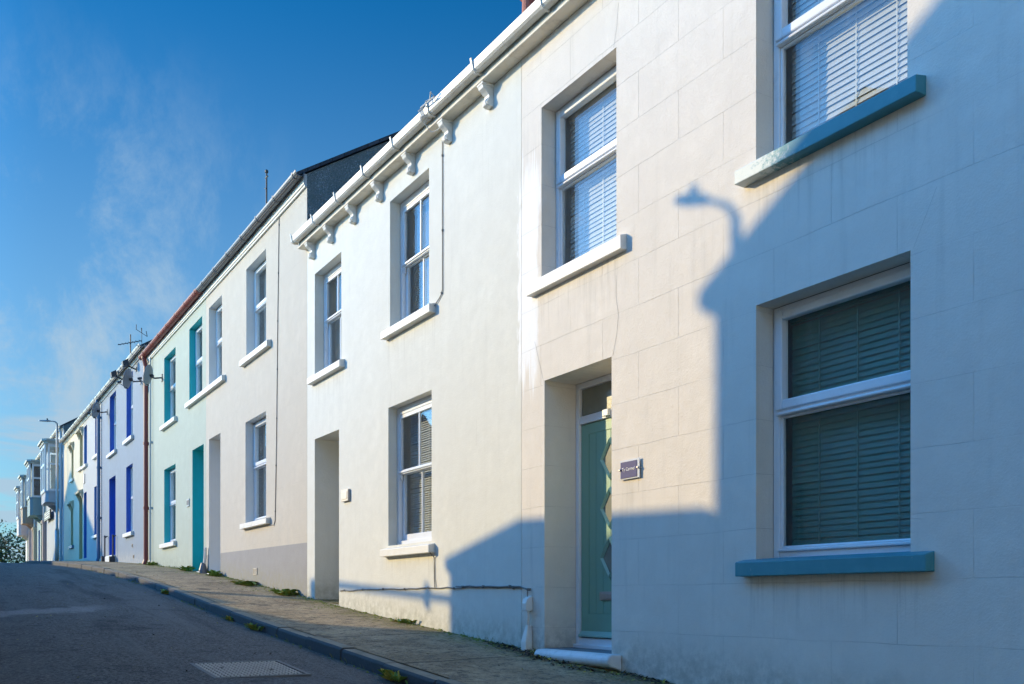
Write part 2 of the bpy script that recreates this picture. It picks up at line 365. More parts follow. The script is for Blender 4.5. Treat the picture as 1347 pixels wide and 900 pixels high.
# ------------------------------------------------------------------ house parts
def grid_wall(mb, x0, x1, z0, z1, ops, zrise=0, step=None):
    """front wall at y=0 with rectangular openings; ops: (xa,xb,za,zb,depth,reveal_mi,head_mi)"""
    xs = sorted({x0, x1, *[o[0] for o in ops], *[o[1] for o in ops]})
    zs = sorted({z0, z1, *[o[2] for o in ops], *[o[3] for o in ops]})
    for i in range(len(xs)-1):
        for j in range(len(zs)-1):
            cx, cz = (xs[i]+xs[i+1])/2, (zs[j]+zs[j+1])/2
            if any(o[0] < cx < o[1] and o[2] < cz < o[3] for o in ops): continue
            top = lambda x: zs[j+1]+(zrise*(x-x0) if zs[j+1] == z1 else 0)
            mb.quad((xs[i], 0, zs[j]), (xs[i+1], 0, zs[j]), (xs[i+1], 0, top(xs[i+1])), (xs[i], 0, top(xs[i])))
    for xa, xb, za, zb, d, rm, hm in ops:
        mb.quad((xa, 0, za), (xa, 0, zb), (xa, -d, zb), (xa, -d, za), rm)
        mb.quad((xb, 0, za), (xb, -d, za), (xb, -d, zb), (xb, 0, zb), rm)
        mb.quad((xa, 0, zb), (xb, 0, zb), (xb, -d, zb), (xa, -d, zb), hm)
        mb.quad((xa, 0, za), (xa, -d, za), (xb, -d, za), (xb, 0, za), hm)

DEPTH = 7.0
def house_shell(par, x0, x1, z_e, ops, mats, zrise=0, slope=.62, gable_mi=0, y_off=0., cracks=(), rz=.13):
    mb = MB(); zb = min(g(x0), g(x1))-.8
    x0 += .003; x1 -= .003
    grid_wall(mb, x0, x1, zb, z_e, ops, zrise)
    ze1 = z_e+zrise*(x1-x0)
    for x, ze in ((x0, z_e), (x1, ze1)):
        mb.add([(x, 0, zb), (x, -DEPTH, zb), (x, -DEPTH, ze+rz), (x, -DEPTH/2, ze+rz+slope*DEPTH/2), (x, 0, ze+rz)], [(0, 1, 2, 3, 4)], gable_mi)
    mb.quad((x0, -DEPTH, zb), (x1, -DEPTH, zb), (x1, -DEPTH, ze1), (x0, -DEPTH, z_e))
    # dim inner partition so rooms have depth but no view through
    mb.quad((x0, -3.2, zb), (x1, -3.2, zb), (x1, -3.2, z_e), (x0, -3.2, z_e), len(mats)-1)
    for poly, w in cracks:
        for (a, b), (c, d) in zip(poly, poly[1:]):
            L = math.hypot(c-a, d-b); nx, nz = -(d-b)/L*w, (c-a)/L*w
            mb.quad((a-nx, .0015, b-nz), (c-nx, .0015, d-nz), (c+nx, .0015, d+nz), (a+nx, .0015, b+nz), len(mats)-2)
    o = mb.build('wall', mats, par, fix=False)
    if y_off:
        for v in o.data.vertices: v.co.y += y_off if v.co.y > -1 else 0
    return o
def roof(par, x0, x1, z_e, zrise=0, slope=.62, over=.12, verge=.0, th=.055, m='slate'):
    mb = MB(); h = slope*DEPTH/2
    dz = zrise*(x1-x0)
    P = [(over, z_e-slope*over), (-DEPTH/2, z_e+h), (-DEPTH-over, z_e-slope*over)]
    a = [(x0-verge, y, z+.02) for y, z in P]+[(x0-verge, y, z+.02+th) for y, z in reversed(P)]
    b = [(x1, y, z+.02+dz) for y, z in P]+[(x1, y, z+.02+th+dz) for y, z in reversed(P)]
    mb.add(a+b, [(0, 1, 4, 5), (1, 2, 3, 4), (6, 11, 10, 7), (7, 10, 9, 8), (0, 6, 7, 1), (1, 7, 8, 2), (3, 9, 10, 4), (4, 10, 11, 5), (5, 11, 6, 0), (2, 8, 9, 3)])
    return mb.build('roof', m, par)

def sill(par, x0, x1, z0, z1, proj=.075, m='white_paint', fall=.03, inner=.16, rough_edge=True):
    mb = MB()
    mb.prism_x([(proj, z0), (proj, z1), (0, z1+fall*.6), (-inner, z1+fall), (-inner, z0), (0, z0), (proj*.75, z0+.002)], x0, x1)
    o = mb.build('sill', m, par, bevel=.006)
    return o

def frame_rect(mb, x0, x1, z0, z1, y0, y1, w, mi=0, wb=None, wt=None):
    wb = wb or w; wt = wt or w
    mb.box(x0, x0+w, y0, y1, z0, z1, mi); mb.box(x1-w, x1, y0, y1, z0, z1, mi)
    mb.box(x0+w, x1-w, y0+.001, y1-.001, z0, z0+wb, mi); mb.box(x0+w, x1-w, y0+.001, y1-.001, z1-wt, z1, mi)

def venetian(par, x0, x1, z0, z1, y, pitch=.040, tilt=73, half=.0225, m='blind'):
    mb = MB(); n = int((z1-z0)/pitch)
    c, s = math.cos(R(tilt))*half, math.sin(R(tilt))*half
    for k in range(n):
        z = z0+.02+k*pitch+random.uniform(-.0015, .0015)
        j = random.uniform(-.004, .004)
        mb.add([(x0, y-c, z+s), (x1, y-c, z+s+j), (x1, y-.15*c, z+s*.25+j), (x0, y-.15*c, z+s*.25), (x0, y+c, z-s), (x1, y+c, z-s+j)],
               [(0, 1, 2, 3), (3, 2, 5, 4)])
    for fx in (.22, .5, .78):
        xx = x0+(x1-x0)*fx
        mb.box(xx-.004, xx+.004, y+c+.002, y+c+.004, z0, z1)
    mb.box(x0, x1, y-.02, y+.02, z1-.035, z1)
    return mb.build('blind', m, par, fix=False)
def curtain(par, x0, x1, z0, z1, y, m='curtain'):
    mb = MB(); n = int((x1-x0)/.022); amp = .014
    xs = [x0+(x1-x0)*i/n for i in range(n+1)]
    ys = [y+amp*math.sin(i*1.55)+random.uniform(-.003, .003) for i in range(n+1)]
    for i in range(n):
        mb.quad((xs[i], ys[i], z0), (xs[i+1], ys[i+1], z0), (xs[i+1], ys[i+1], z1), (xs[i], ys[i], z1))
    return mb.build('curtain', m, par, fix=False)

def window(par, x0, x1, z0, z1, d, style, sl=None, drape='blind', mid=None, small=False, fm='upvc'):
    """window part (frame mesh) with sash, pane, sill and blind as sub-parts; frame face is d behind the wall face"""
    mb = MB(); y1 = -d; y0 = -d-.07; f = .05 if not small else .06
    frame_rect(mb, x0, x1, z0, z1, y0, y1, f, wb=.055)
    mid = mid if mid is not None else (z0+z1)/2
    if style == 'casement':
        mb.box(x0+f, x1-f, y0, y1-.002, mid-.05, mid)                       # fixed transom
        mb.box(x0+f, x1-f, y0+.02, y1+.018, z0+.055, z0+.075)               # drip bead
        w = mb.build('window', fm, par, bevel=.006)
        s = MB(); frame_rect(s, x0+.028, x1-.028, mid-.012, z1-.032, y0+.02, y1+.016, .058, wb=.062)
        frame_rect(s, x0+f, x1-f, z0+.075, mid-.05, y0+.03, y1-.012, .018)   # glazing bead of fixed light
        s.box(x0+f-.01, x1-f+.01, y1, y1+.024, mid-.05, mid-.03)
        s.build('sash', fm, w, bevel=.009)
        p = MB(); yg = y1-.028
        for a, b in ((z0+.09, mid-.065), (mid+.045, z1-.085)):
            p.box(x0+.06, x1-.06, yg-.02, yg, a, b)
        p.build('pane', 'glass', w)
        ga, gb = z0+.06, z1-.05
    elif style == 'sash':
        xm = (x0+x1)/2
        mb.box(x0+f, x1-f, y0, y1-.004, z1-f-.035, z1-f)                    # trickle vent head
        w = mb.build('window', fm, par, bevel=.005)
        s = MB()
        frame_rect(s, x0+f, x1-f, mid-.02, z1-f-.035, y0+.032, y1-.008, .045, wb=.05)   # upper sash in front
        s.box(xm-.011, xm+.011, y0+.035, y1-.014, mid+.03, z1-f-.08)
        for xa in (x0+f+.002, x1-f-.042):                                    # run-through horns
            s.prism_x([(y1-.01, mid-.02), (y1-.01, mid-.055), (y1-.022, mid-.085), (y0+.034, mid-.085), (y0+.034, mid-.02)], xa, xa+.04)
        s.box(x0+f, x1-f, y1-.012, y1+.006, mid-.005, mid+.018)
        frame_rect(s, x0+f+.012, x1-f-.012, z0+.055, mid-.005, y0-.012, y1-.045, .05, wb=.075, wt=.02)  # lower sash behind
        s.box(xm-.011, xm+.011, y0-.01, y1-.05, z0+.13, mid-.03)
        s.build('sash', fm, w, bevel=.004)
        p = MB()
        p.box(x0+f+.04, x1-f-.04, y1-.045, y1-.03, mid+.02, z1-f-.07)
        p.box(x0+f+.05, x1-f-.05, y0-.002, y0+.012, z0+.12, mid-.02)
        p.build('pane', 'glass', w)
        ga, gb = z0+.06, z1-.06
    else:   # plain: one transom, simple
        mb.box(x0+f, x1-f, y0+.005, y1+.012, mid-.04, mid+.03)
        w = mb.build('window', fm, par, bevel=.005 if not small else 0)
        p = MB(); p.box(x0+f-.005, x1-f+.005, y0+.02, y0+.035, z0+.05, z1-.045); p.build('pane', 'glass', w)
        ga, gb = z0+.06, z1-.05
    if sl: sill(w, *sl)
    if drape == 'blind': venetian(w, x0+.045, x1-.045, ga, gb, y0-.06)
    elif drape == 'dark': venetian(w, x0+.045, x1-.045, ga, gb, y0-.06, m='blind_shaded')
    elif drape == 'fine': venetian(w, x0+.05, x1-.05, ga, gb, y0-.08, .026, 55, .0135)
    elif drape: curtain(w, x0+.05, x1-.05, ga, gb, y0-.09)
    return w

def simple_door(par, x0, x1, z0, z1, d, m, step=None, panes=True):
    mb = MB(); f = .055
    frame_rect(mb, x0, x1, z0, z1, -d-.08, -d, f, 1, wb=.04)
    mb.box(x0+f, x1-f, -d-.075, -d-.005, z1-.42, z1-.36, 1)
    mb.box(x0+f, x1-f, -d-.06, -d-.02, z0+.04, z1-.42, 0)
    for a, b in ((.12, .45), (.55, .88)):
        xa, xb = x0+f+(x1-x0-2*f)*a, x0+f+(x1-x0-2*f)*b
        mb.box(xa, xb, -d-.02, -d-.012, z0+.18, z0+.8, 0); mb.box(xa, xb, -d-.02, -d-.012, z0+.95, z1-.6, 0)
    o = mb.build('door', [m, 'upvc'], par, bevel=.004)
    p = MB(); p.box(x0+f, x1-f, -d-.05, -d-.035, z1-.36, z1-f); p.build('pane', 'glass', o)
    h = MB(); h.box(x0+f+.05, x0+f+.08, -d-.02, -d+.03, z0+1.02, z0+1.14); h.build('handle', 'steel', o, bevel=.004)
    return o

def gutter_square(par, x0, x1, zref, shear, clips, m='gutter_white'):
    """moulded square-line gutter; zref is the z of the soffit/wall line at x0"""
    prof = [(.120, zref+.19), (.120, zref+.092), (.140, zref+.080), (.185, zref+.086), (.203, zref+.105), (.212, zref+.178), (.203, zref+.184), (.194, zref+.112), (.135, zref+.10), (.130, zref+.19)]
    mb = MB(); mb.prism_x(prof, x0, x1, 0, shear); gt = mb.build('gutter', m, par, bevel=.003)
    for x in clips:
        c = MB(); dz = shear*(x-x0)
        pr = [(.117, zref+.072+dz), (.140, zref+.068+dz), (.189, zref+.074+dz), (.212, zref+.10+dz), (.234, zref+.20+dz), (.225, zref+.204+dz), (.203, zref+.108+dz), (.184, zref+.088+dz), (.140, zref+.082+dz), (.117, zref+.09+dz)]
        c.prism_x(pr, x-.012, x+.012, 0, shear); c.build('gutter_clip', m, gt)
    return gt
def gutter_round(par, x0, x1, y, z, r, m, shear=0, clips=.9, clip_m='gutter_grey'):
    mb = MB(); n = 9
    pr = [(y+r*math.cos(a), z+r*math.sin(a)) for a in [math.pi+math.pi*i/n for i in range(n+1)]]
    pr += [(y+(r-.008)*math.cos(a), z+(r-.008)*math.sin(a)) for a in [2*math.pi-math.pi*i/n for i in range(n+1)]]
    k = len(pr); dz = shear*(x1-x0); h = n+1
    vs = [(x0, a, b) for a, b in pr]+[(x1, a, b+dz) for a, b in pr]
    fs = [(i, k+i, k+(i+1) % k, (i+1) % k) for i in range(k)]
    for o in (0, k): fs += [(o+i, o+i+1, o+k-2-i, o+k-1-i) for i in range(n)]
    mb.add(vs, fs); gt = mb.build('gutter', m, par)
    x = x0+.15
    while x < x1:
        c = MB(); zz = z+shear*(x-x0)
        pr2 = [(y+(r+.007)*math.cos(a), zz+(r+.007)*math.sin(a)) for a in [math.pi*.95+math.pi*1.1*i/8 for i in range(9)]]
        pr2 += [(y+(r+.001)*math.cos(a), zz+(r+.001)*math.sin(a)) for a in [math.pi*2.05-math.pi*1.1*i/8 for i in range(9)]]
        kk = len(pr2); vs = [(x-.015, a, b) for a, b in pr2]+[(x+.015, a, b) for a, b in pr2]
        fs = [(i, kk+i, kk+(i+1) % kk, (i+1) % kk) for i in range(kk)]+[(i, i+1, kk-2-i, kk-1-i) for i in range(8)]+[(kk+i, kk+i+1, 2*kk-2-i, 2*kk-1-i) for i in range(8)]
        c.add(vs, fs); x += clips; c.build('gutter_clip', clip_m, gt)
    return gt
def downpipe(par, x, z_top, z_bot, r, m, y=.07, elbow=None):
    mb = MB(); pts = []
    if elbow: pts += [(x, elbow, z_top+.12), (x, elbow, z_top+.04), (x, y, z_top-.16)]
    else: pts += [(x, y, z_top)]
    pts += [(x, y, z_bot+.12), (x, y+.04, z_bot)]
    mb.tube(pts, r, 10)
    z = z_top-.5
    while z > z_bot+.3:
        mb.tube([(x, y, z), (x, y, z+.07)], r*1.22, 10); mb.box(x-r*1.7, x+r*1.7, .002, .03, z+.01, z+.055); z -= 1.6
    return mb.build('downpipe', m, par)

# ------------------------------------------------------------------ HOUSE 1: cream, scored block lines
h1 = thing('terraced_house', 'cream rendered house with scored block lines, sage door and teal sills, nearest the camera', 'house', (-4, 0, g(-4)))
X1 = .365
ops1 = [(-3.62, -2.504, 2.80, 4.29, .155, 0, 0), (-3.640, -2.504, .25, 1.893, .155, 0, 0), (-1.034, .034, 2.795, 4.29, .15, 0, 0),
        (-.973, -.014, -.43, 1.897, .33, 0, 0), (-7.6, -6.5, 2.80, 4.29, .155, 0, 0), (-7.6, -6.5, .25, 1.893, .155, 0, 0)]
SH = .0165                                   # the eaves of the two nearest houses climb slightly
E1 = lambda t: 4.86+SH*(t-.0)
vous = [([(-1.0, 4.30), (-1.04, 4.45), (-1.06, 4.62)], .0015), ([(-.99, 1.90), (-1.04, 2.06), (-1.06, 2.2), (-1.03, 2.36), (-1.03, 2.52)], .0017), ([(.0, 1.90), (.06, 2.05), (.14, 2.27)], .0016),
        ([(-3.66, 1.90), (-3.72, 2.02), (-3.80, 2.18)], .0009)]
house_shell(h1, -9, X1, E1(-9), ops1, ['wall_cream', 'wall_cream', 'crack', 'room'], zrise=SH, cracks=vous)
roof(h1, -9, X1, 5.06+SH*-9, SH, over=.14)
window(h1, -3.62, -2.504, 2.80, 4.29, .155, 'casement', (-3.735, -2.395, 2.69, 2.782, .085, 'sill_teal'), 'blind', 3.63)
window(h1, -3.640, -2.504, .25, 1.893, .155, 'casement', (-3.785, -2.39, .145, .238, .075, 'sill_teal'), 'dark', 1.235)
window(h1, -1.034, .034, 2.795, 4.29, .15, 'casement', (-1.165, .19, 2.672, 2.78, .06, 'white_paint'), 'blind', 3.645)
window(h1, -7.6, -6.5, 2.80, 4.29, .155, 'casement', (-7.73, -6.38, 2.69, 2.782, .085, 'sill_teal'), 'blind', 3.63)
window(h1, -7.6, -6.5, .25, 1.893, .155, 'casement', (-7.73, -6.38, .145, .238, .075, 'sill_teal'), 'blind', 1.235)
# front door: white frame, sage leaf with boarded grooves and three diamond lights
def sage_door():
    x0, x1, z0, z1, y = -.973, -.014, -.43, 1.897, -.33
    mb = MB(); frame_rect(mb, x0, x1, z0, z1, y-.08, y, .05, wb=.09, wt=.05)
    mb.box(x0+.05, x1-.05, y-.078, y-.004, 1.535, 1.605)
    mb.box(x0+.02, x1-.02, y-.02, y+.045, z0, z0+.035)
    d = mb.build('door', 'upvc', h1, bevel=.006)
    lx0, lx1, lz0, lz1 = x0+.055, x1-.055, z0+.10, 1.53; yl = y-.03
    leaf = MB(); leaf.box(lx0, lx1, yl-.045, yl, lz0, lz1)
    # raised stiles and rails leave a sunken boarded field
    leaf.box(lx0, lx0+.11, yl, yl+.006, lz0, lz1); leaf.box(lx1-.11, lx1, yl, yl+.006, lz0, lz1)
    leaf.box(lx0+.11, lx1-.11, yl, yl+.006, lz0, lz0+.2); leaf.box(lx0+.11, lx1-.11, yl, yl+.006, lz1-.09, lz1)
    n = 6; w = (lx1-lx0-.22)/n
    for k in range(n): leaf.box(lx0+.113+k*w, lx0+.107+(k+1)*w-.004, yl, yl+.003, lz0+.203, lz1-.093)
    leaf.build('door_leaf', 'door_sage', d, bevel=.002)
    cx = (lx0+lx1)/2
    dm, gm = MB(), MB()
    for zc in (1.187, .77, .35):
        a, b = .135, .185
        for k in range(4):
            P = [(cx-a, zc), (cx, zc+b), (cx+a, zc), (cx, zc-b)]
            Q = [(cx-a*.74, zc), (cx, zc+b*.74), (cx+a*.74, zc), (cx, zc-b*.74)]
            i, j = k, (k+1) % 4
            v = [(*P[i][:1], yl+.004, P[i][1]), (P[j][0], yl+.004, P[j][1]), (Q[j][0], yl+.004, Q[j][1]), (Q[i][0], yl+.004, Q[i][1])]
            mid = [(p[0]*.5+q[0]*.5, yl+.03, p[1]*.5+q[1]*.5) for p, q in ((P[i], Q[i]), (P[j], Q[j]))]
            dm.add(v+mid, [(0, 1, 5, 4), (4, 5, 2, 3), (0, 4, 3), (1, 2, 5)])
        gm.add([(cx-.1, yl+.008, zc), (cx, yl+.008, zc+.14), (cx+.1, yl+.008, zc), (cx, yl+.008, zc-.14)], [(0, 1, 2, 3)])
    dm.build('diamond_moulding', 'door_trim', d); gm.build('diamond_glazing', 'frosted', d, fix=False)
    lb = MB(); lb.box(cx-.14, cx+.145, yl+.005, yl+.016, -.012, .062); lb.box(cx-.11, cx+.115, yl+.016, yl+.022, .0, .05)
    lb.build('letter_plate', 'steel', d, bevel=.003)
    wb = MB(); wb.prism_x([(yl, lz0+.055), (yl+.045, lz0+.015), (yl+.045, lz0), (yl, lz0)], lx0+.005, lx1-.005); wb.build('weather_bar', 'door_trim', d)
    hd = MB(); hd.box(lx0+.03, lx0+.06, yl+.006, yl+.016, .50, .74); hd.tube([(lx0+.045, yl+.016, .66), (lx0+.045, yl+.05, .66), (lx0+.15, yl+.05, .66)], .009)
    hd.build('handle', 'steel', d)
    p = MB(); p.box(x0+.06, x1-.06, y-.05, y-.03, 1.615, z1-.055); p.build('fanlight', 'frosted', d)
    b = MB(); b.box(cx-.03, cx+.05, y-.002, y+.03, 1.545, 1.60); b.build('door_closer', 'upvc', d, bevel=.004)
    return d
sage_door()
st = MB()
pr = [(-.33, -.46), (-.33, -.425), (.0, -.43)]+[(.08+.045*math.cos(a), -.475+.045*math.sin(a)) for a in [R(90-20*i) for i in range(10)]]+[(.0, -.53)]
st.prism_x([(.0, -.56), (.0, -.428)]+[(.085+.05*math.cos(a), -.478+.05*math.sin(a)) for a in [R(90-20*i) for i in range(10)]], -1.105, -.05)
so = st.build('doorstep', 'step_paint', h1, bevel=.012)
tl = MB(); tl.box(-.97, -.016, -.33, .0, -.55, -.427); tl.build('threshold', 'slab', h1)
# cornice over houses 1 and 2
def cornice(par, x0, x1, endcap=False):
    z = E1(x0); a = MB()
    a.prism_x([(0, z), (.125, z+.001), (.133, z+.008), (.133, z+.022), (.0, z+.03)], x0, x1, 0, SH)
    a.build('soffit', 'soffit', par, bevel=.003)
    b = MB(); b.prism_x([(.0, z+.03), (.115, z+.024), (.115, z+.22), (0, z+.26)], x0, x1, 0, SH); b.build('fascia', 'fascia_grey', par)
cornice(h1, -9, X1-.002); cornice(h2p := h1, 0, 0) if False else None
gutter_square(h1, -9, X1-.002, E1(-9), SH, [-8.2, -7.2, -6.2, -5.2, -4.2, -3.1, -2.1, -1.15, -.27])

# ------------------------------------------------------------------ HOUSE 2: off-white with bracketed cornice
h2 = thing('terraced_house', 'off-white smooth house with bracketed eaves and paired sash windows, second from the camera', 'house', (3.2, 0, g(3.2)))
X2 = 6.154
ops2 = [(4.82, 5.835, 3.10, 4.53, .13, 0, 0), (2.244, 3.269, 3.14, 4.625, .13, 0, 0), (2.182, 3.316, .62, 2.232, .11, 0, 0), (4.902, 5.836, -.075, 2.226, .42, 0, 0)]
cr2 = [([(3.28, 2.25), (3.22, 2.45), (3.25, 2.62)], .0012), ([(3.2, 3.0), (3.12, 2.85)], .0012), ([(4.0, -.15), (4.0, .09)], .0012), ([(2.95, -.28), (2.96, .1)], .001), ([(1.2, 1.5), (1.2, 1.75)], .001)]
house_shell(h2, X1, X2, E1(X1), ops2, ['wall_white', 'wall_white', 'crack', 'room'], zrise=SH, cracks=cr2)
roof(h2, X1, X2-.003, 5.06+SH*X1, SH, over=.14)
window(h2, 4.82, 5.835, 3.10, 4.53, .13, 'sash', (4.70, 5.95, 3.0, 3.088, .075, 'white_paint'), 'fine', 3.87)
window(h2, 2.244, 3.269, 3.14, 4.625, .13, 'sash', (2.09, 3.37, 3.03, 3.118, .075, 'white_paint'), 'fine', 3.88)
window(h2, 2.182, 3.316, .62, 2.232, .11, 'sash', (2.106, 3.40, .49, .575, .075, 'white_paint'), 'fine', 1.47)
simple_door(h2, 4.902, 5.836, -.075, 2.226, .42, 'door_grey')
b = MB(); b.box(4.89, 5.85, -.42, .012, -.30, -.075); b.build('doorstep', 'plinth_block', h2, bevel=.01)
cornice(h2, X1, X2+.02)
gutter_square(h2, X1, X2+.10, E1(X1), SH, [.9, 1.85, 2.75, 3.6, 4.5, 5.35, 6.2])
for t in (5.86, 5.13, 4.33, 3.51, 2.63, 1.75, .91):
    mb = MB(); z = E1(t)-.001; hw = .045
    # scrolled console: deep top, waisted middle, curled foot
    pr = [(.001, z), (.118, z), (.122, z-.022), (.112, z-.05), (.078, z-.075), (.052, z-.10), (.048, z-.125), (.062, z-.15), (.074, z-.17), (.068, z-.192), (.045, z-.205), (.001, z-.205)]
    mb.prism_x(pr, t-hw, t+hw); mb.prism_x([(.001, z-.001), (.128, z-.001), (.128, z-.02), (.001, z-.02)], t-hw-.012, t+hw+.012)
    mb.prism_x([(.049, z-.118), (.075, z-.15), (.082, z-.17), (.073, z-.195), (.05, z-.21), (.04, z-.17)], t-hw+.02, t+hw-.02)
    mb.build('bracket', 'white_paint', h2, bevel=.004)
# chimney over the back of the roof, pots just clear the gutter
ch = MB(); ch.box(4.7, 5.6, -3.6, -2.95, 6.2, 8.7); ch.box(4.67, 5.63, -3.64, -2.91, 8.55, 8.68); cho = ch.build('chimney', 'brick', h2)
for x in (4.95, 5.42):
    p = MB(); p.lathe((x, -3.27, 8.7), [(.13, 0), (.14, .06), (.115, .08), (.105, .50), (.145, .53), (.15, .60), (.15, .66), (.10, .66), (.095, .4)], 14); p.build('chimney_pot', 'terracotta', cho, smooth=False)

# ------------------------------------------------------------------ HOUSE 3: pale grey with grey plinth
h3 = thing('terraced_house', 'pale grey house with a darker grey painted base band and dark roof gable', 'house', (9.1, 0, g(9.1)))
X3 = 12.066
ops3 = [(8.118, 9.30, 1.29, 3.01, .145, 1, 1), (8.118, 9.25, 4.09, 5.61, .145, 1, 1), (10.86, 11.83, 4.09, 5.62, .145, 1, 1), (10.965, 11.825, .50, 3.085, .45, 1, 1)]
Z3 = 5.93
house_shell(h3, X2, X3, Z3, ops3, ['wall_grey', 'reveal_white', 'dash', 'crack', 'room'], gable_mi=2)
roof(h3, X2, X3-.003, 6.06, over=.16, verge=.03)
window(h3, 8.118, 9.30, 1.29, 3.01, .145, 'casement', (7.88, 9.40, 1.19, 1.275, .075, 'white_paint'), 'net', 2.27)
window(h3, 8.118, 9.25, 4.09, 5.61, .145, 'casement', (7.84, 9.44, 3.98, 4.075, .075, 'white_paint'), 'net', 4.93)
window(h3, 10.86, 11.83, 4.09, 5.62, .145, 'casement', (10.59, X3-.004, 3.98, 4.075, .075, 'white_paint'), 'net', 4.93)
simple_door(h3, 10.965, 11.825, .50, 3.085, .45, 'door_grey')
def fascia_box(par, x0, x1, z, m='white_paint', shear=0, depth=.09, y=.1):
    mb = MB(); mb.prism_x([(0, z-.02), (.03, z-.02), (.035, z+.0), (.05, z+.01), (.05, z+.16), (0, z+.16)], x0, x1, 0, shear); return mb.build('fascia', m, par)
fascia_box(h3, X2+.004, X3, Z3-.04)
gutter_round(h3, X2-.06, X3, .125, Z3+.115, .07, 'gutter_grey')
st = MB(); st.prism_x([(-.45, .35), (-.45, .50), (.05, .495), (.06, .46), (.05, .43), (.0, .35)], 10.90, 11.80); st.build('doorstep', 'step_paint', h3, bevel=.008)
av = MB(); frame_rect(av, 8.60, 8.82, .40, .51, .001, .012, .012)
for k in range(4): av.box(8.615+k*.052, 8.645+k*.052, .002, .008, .41, .50)
av.box(8.61, 8.81, .001, .004, .41, .5, 1); av.build('air_vent', ['galv', 'black'], h3)

# ------------------------------------------------------------------ HOUSE 4: mint with teal reveals, red gutter
h4 = thing('terraced_house', 'mint green house with teal painted window reveals, teal doorway and red gutter', 'house', (15.1, 0, g(15.1)))
X4 = 18.166
ops4 = [(12.376, 13.498, 4.06, 5.62, .135, 1, 2), (14.82, 16.04, 4.02, 5.56, .135, 1, 2), (14.82, 16.04, 1.28, 2.985, .135, 1, 2), (12.25, 13.22, .56, 3.06, .45, 1, 1)]
house_shell(h4, X3, X4, Z3, ops4, ['wall_mint', 'teal_reveal', 'teal_reveal', 'crack', 'room'])
roof(h4, X3, X4, 6.06, over=.16)
window(h4, 12.376, 13.498, 4.06, 5.62, .135, 'casement', (X3+.004, 13.60, 3.98, 4.075, .075, 'white_paint'), 'net', 4.90)
window(h4, 14.82, 16.04, 4.02, 5.56, .135, 'casement', (14.66, 16.20, 3.90, 3.99, .075, 'white_paint'), 'net', 4.85)
window(h4, 14.82, 16.04, 1.28, 2.985, .135, 'casement', (14.70, 16.25, 1.17, 1.265, .075, 'white_paint'), 'net', 2.2)
simple_door(h4, 12.25, 13.22, .56, 3.06, .45, 'teal_reveal')
fascia_box(h4, X3, X4, Z3-.04, 'white_paint')
gutter_round(h4, X3, X4+.05, .125, Z3+.115, .075, 'gutter_red', clip_m='gutter_red')
st = MB(); st.prism_x([(-.45, .40), (-.45, .555), (.05, .55), (.06, .51), (.05, .48), (.0, .40)], 12.22, 13.35); st.build('doorstep', 'step_paint', h4, bevel=.008)
downpipe(h4, 17.86, Z3-.02, g(17.86), .055, 'gutter_red', .075, elbow=.125)
downpipe(h4, 17.42, Z3-.05, g(17.4), .022, 'pipe_pale', .05)

# ------------------------------------------------------------------ HOUSES 5-7
Z5 = 6.27
h5 = thing('terraced_house', 'lavender blue house with cobalt door and cobalt window reveals', 'house', (22, 0, g(22)))
X5 = 25.86
ops5 = [(20.12, 21.12, 4.40, 6.12, .12, 1, 1), (22.90, 24.06, 4.39, 6.12, .12, 1, 1), (20.15, 21.16, 1.835, 3.645, .12, 1, 1), (22.98, 24.17, 1.30, 3.64, .40, 1, 1)]
house_shell(h5, X4, X5, Z5, ops5, ['wall_lavender', 'cobalt', 'dash', 'crack', 'room'], gable_mi=2, zrise=.006)
roof(h5, X4, X5, 6.36, .006, over=.16, verge=.03)
for a in ((20.12, 21.12, 4.40, 6.12, .12, 'plain', (19.96, 21.30, 4.27, 4.37, .08, 'white_paint'), 'net', 5.3),
          (22.90, 24.06, 4.39, 6.12, .12, 'plain', (22.72, 24.25, 4.27, 4.36, .08, 'white_paint'), 'net', 5.3),
          (20.15, 21.16, 1.835, 3.645, .12, 'plain', (19.96, 21.30, 1.70, 1.80, .08, 'white_paint'), 'net', 2.8)): window(h5, *a)
simple_door(h5, 22.98, 24.17, 1.30, 3.64, .20, 'cobalt')
st = MB(); st.box(22.95, 24.2, -.3, .12, 1.02, 1.29); st.build('doorstep', 'step_paint', h5, bevel=.02)
for x in (22.80, 24.36):
    mb = MB(); zz = g(x); mb.tube([(x, .1, zz-.05), (x, .1, zz+.75)], .022); mb.tube([(x, .1, zz+.72), (x, .02, zz+.78)], .018); mb.lathe((x, .1, zz+.74), [(.01, 0), (.035, .03), (.01, .06)], 8); mb.box(x-.06, x+.06, .05, .2, zz-.05, zz+.16)
    mb.build('boot_scraper_post', 'dark_metal', h5)
fascia_box(h5, X4, X5, Z5-.04, 'white_paint', .006)
gutter_round(h5, X4-.04, X5, .125, Z5+.10, .07, 'gutter_white', .006, clip_m='dark_metal')
downpipe(h5, 25.80, Z5-.02, g(25.8), .055, 'pipe_blue', .08, elbow=.125)
av = MB()
for x, z in ((20.1, 1.38), (19.9, 1.08)): frame_rect(av, x, x+.16, z, z+.1, .001, .01, .012); av.box(x+.01, x+.15, .001, .004, z+.01, z+.09, 1)
av.build('air_vent', ['galv', 'black'], h5)

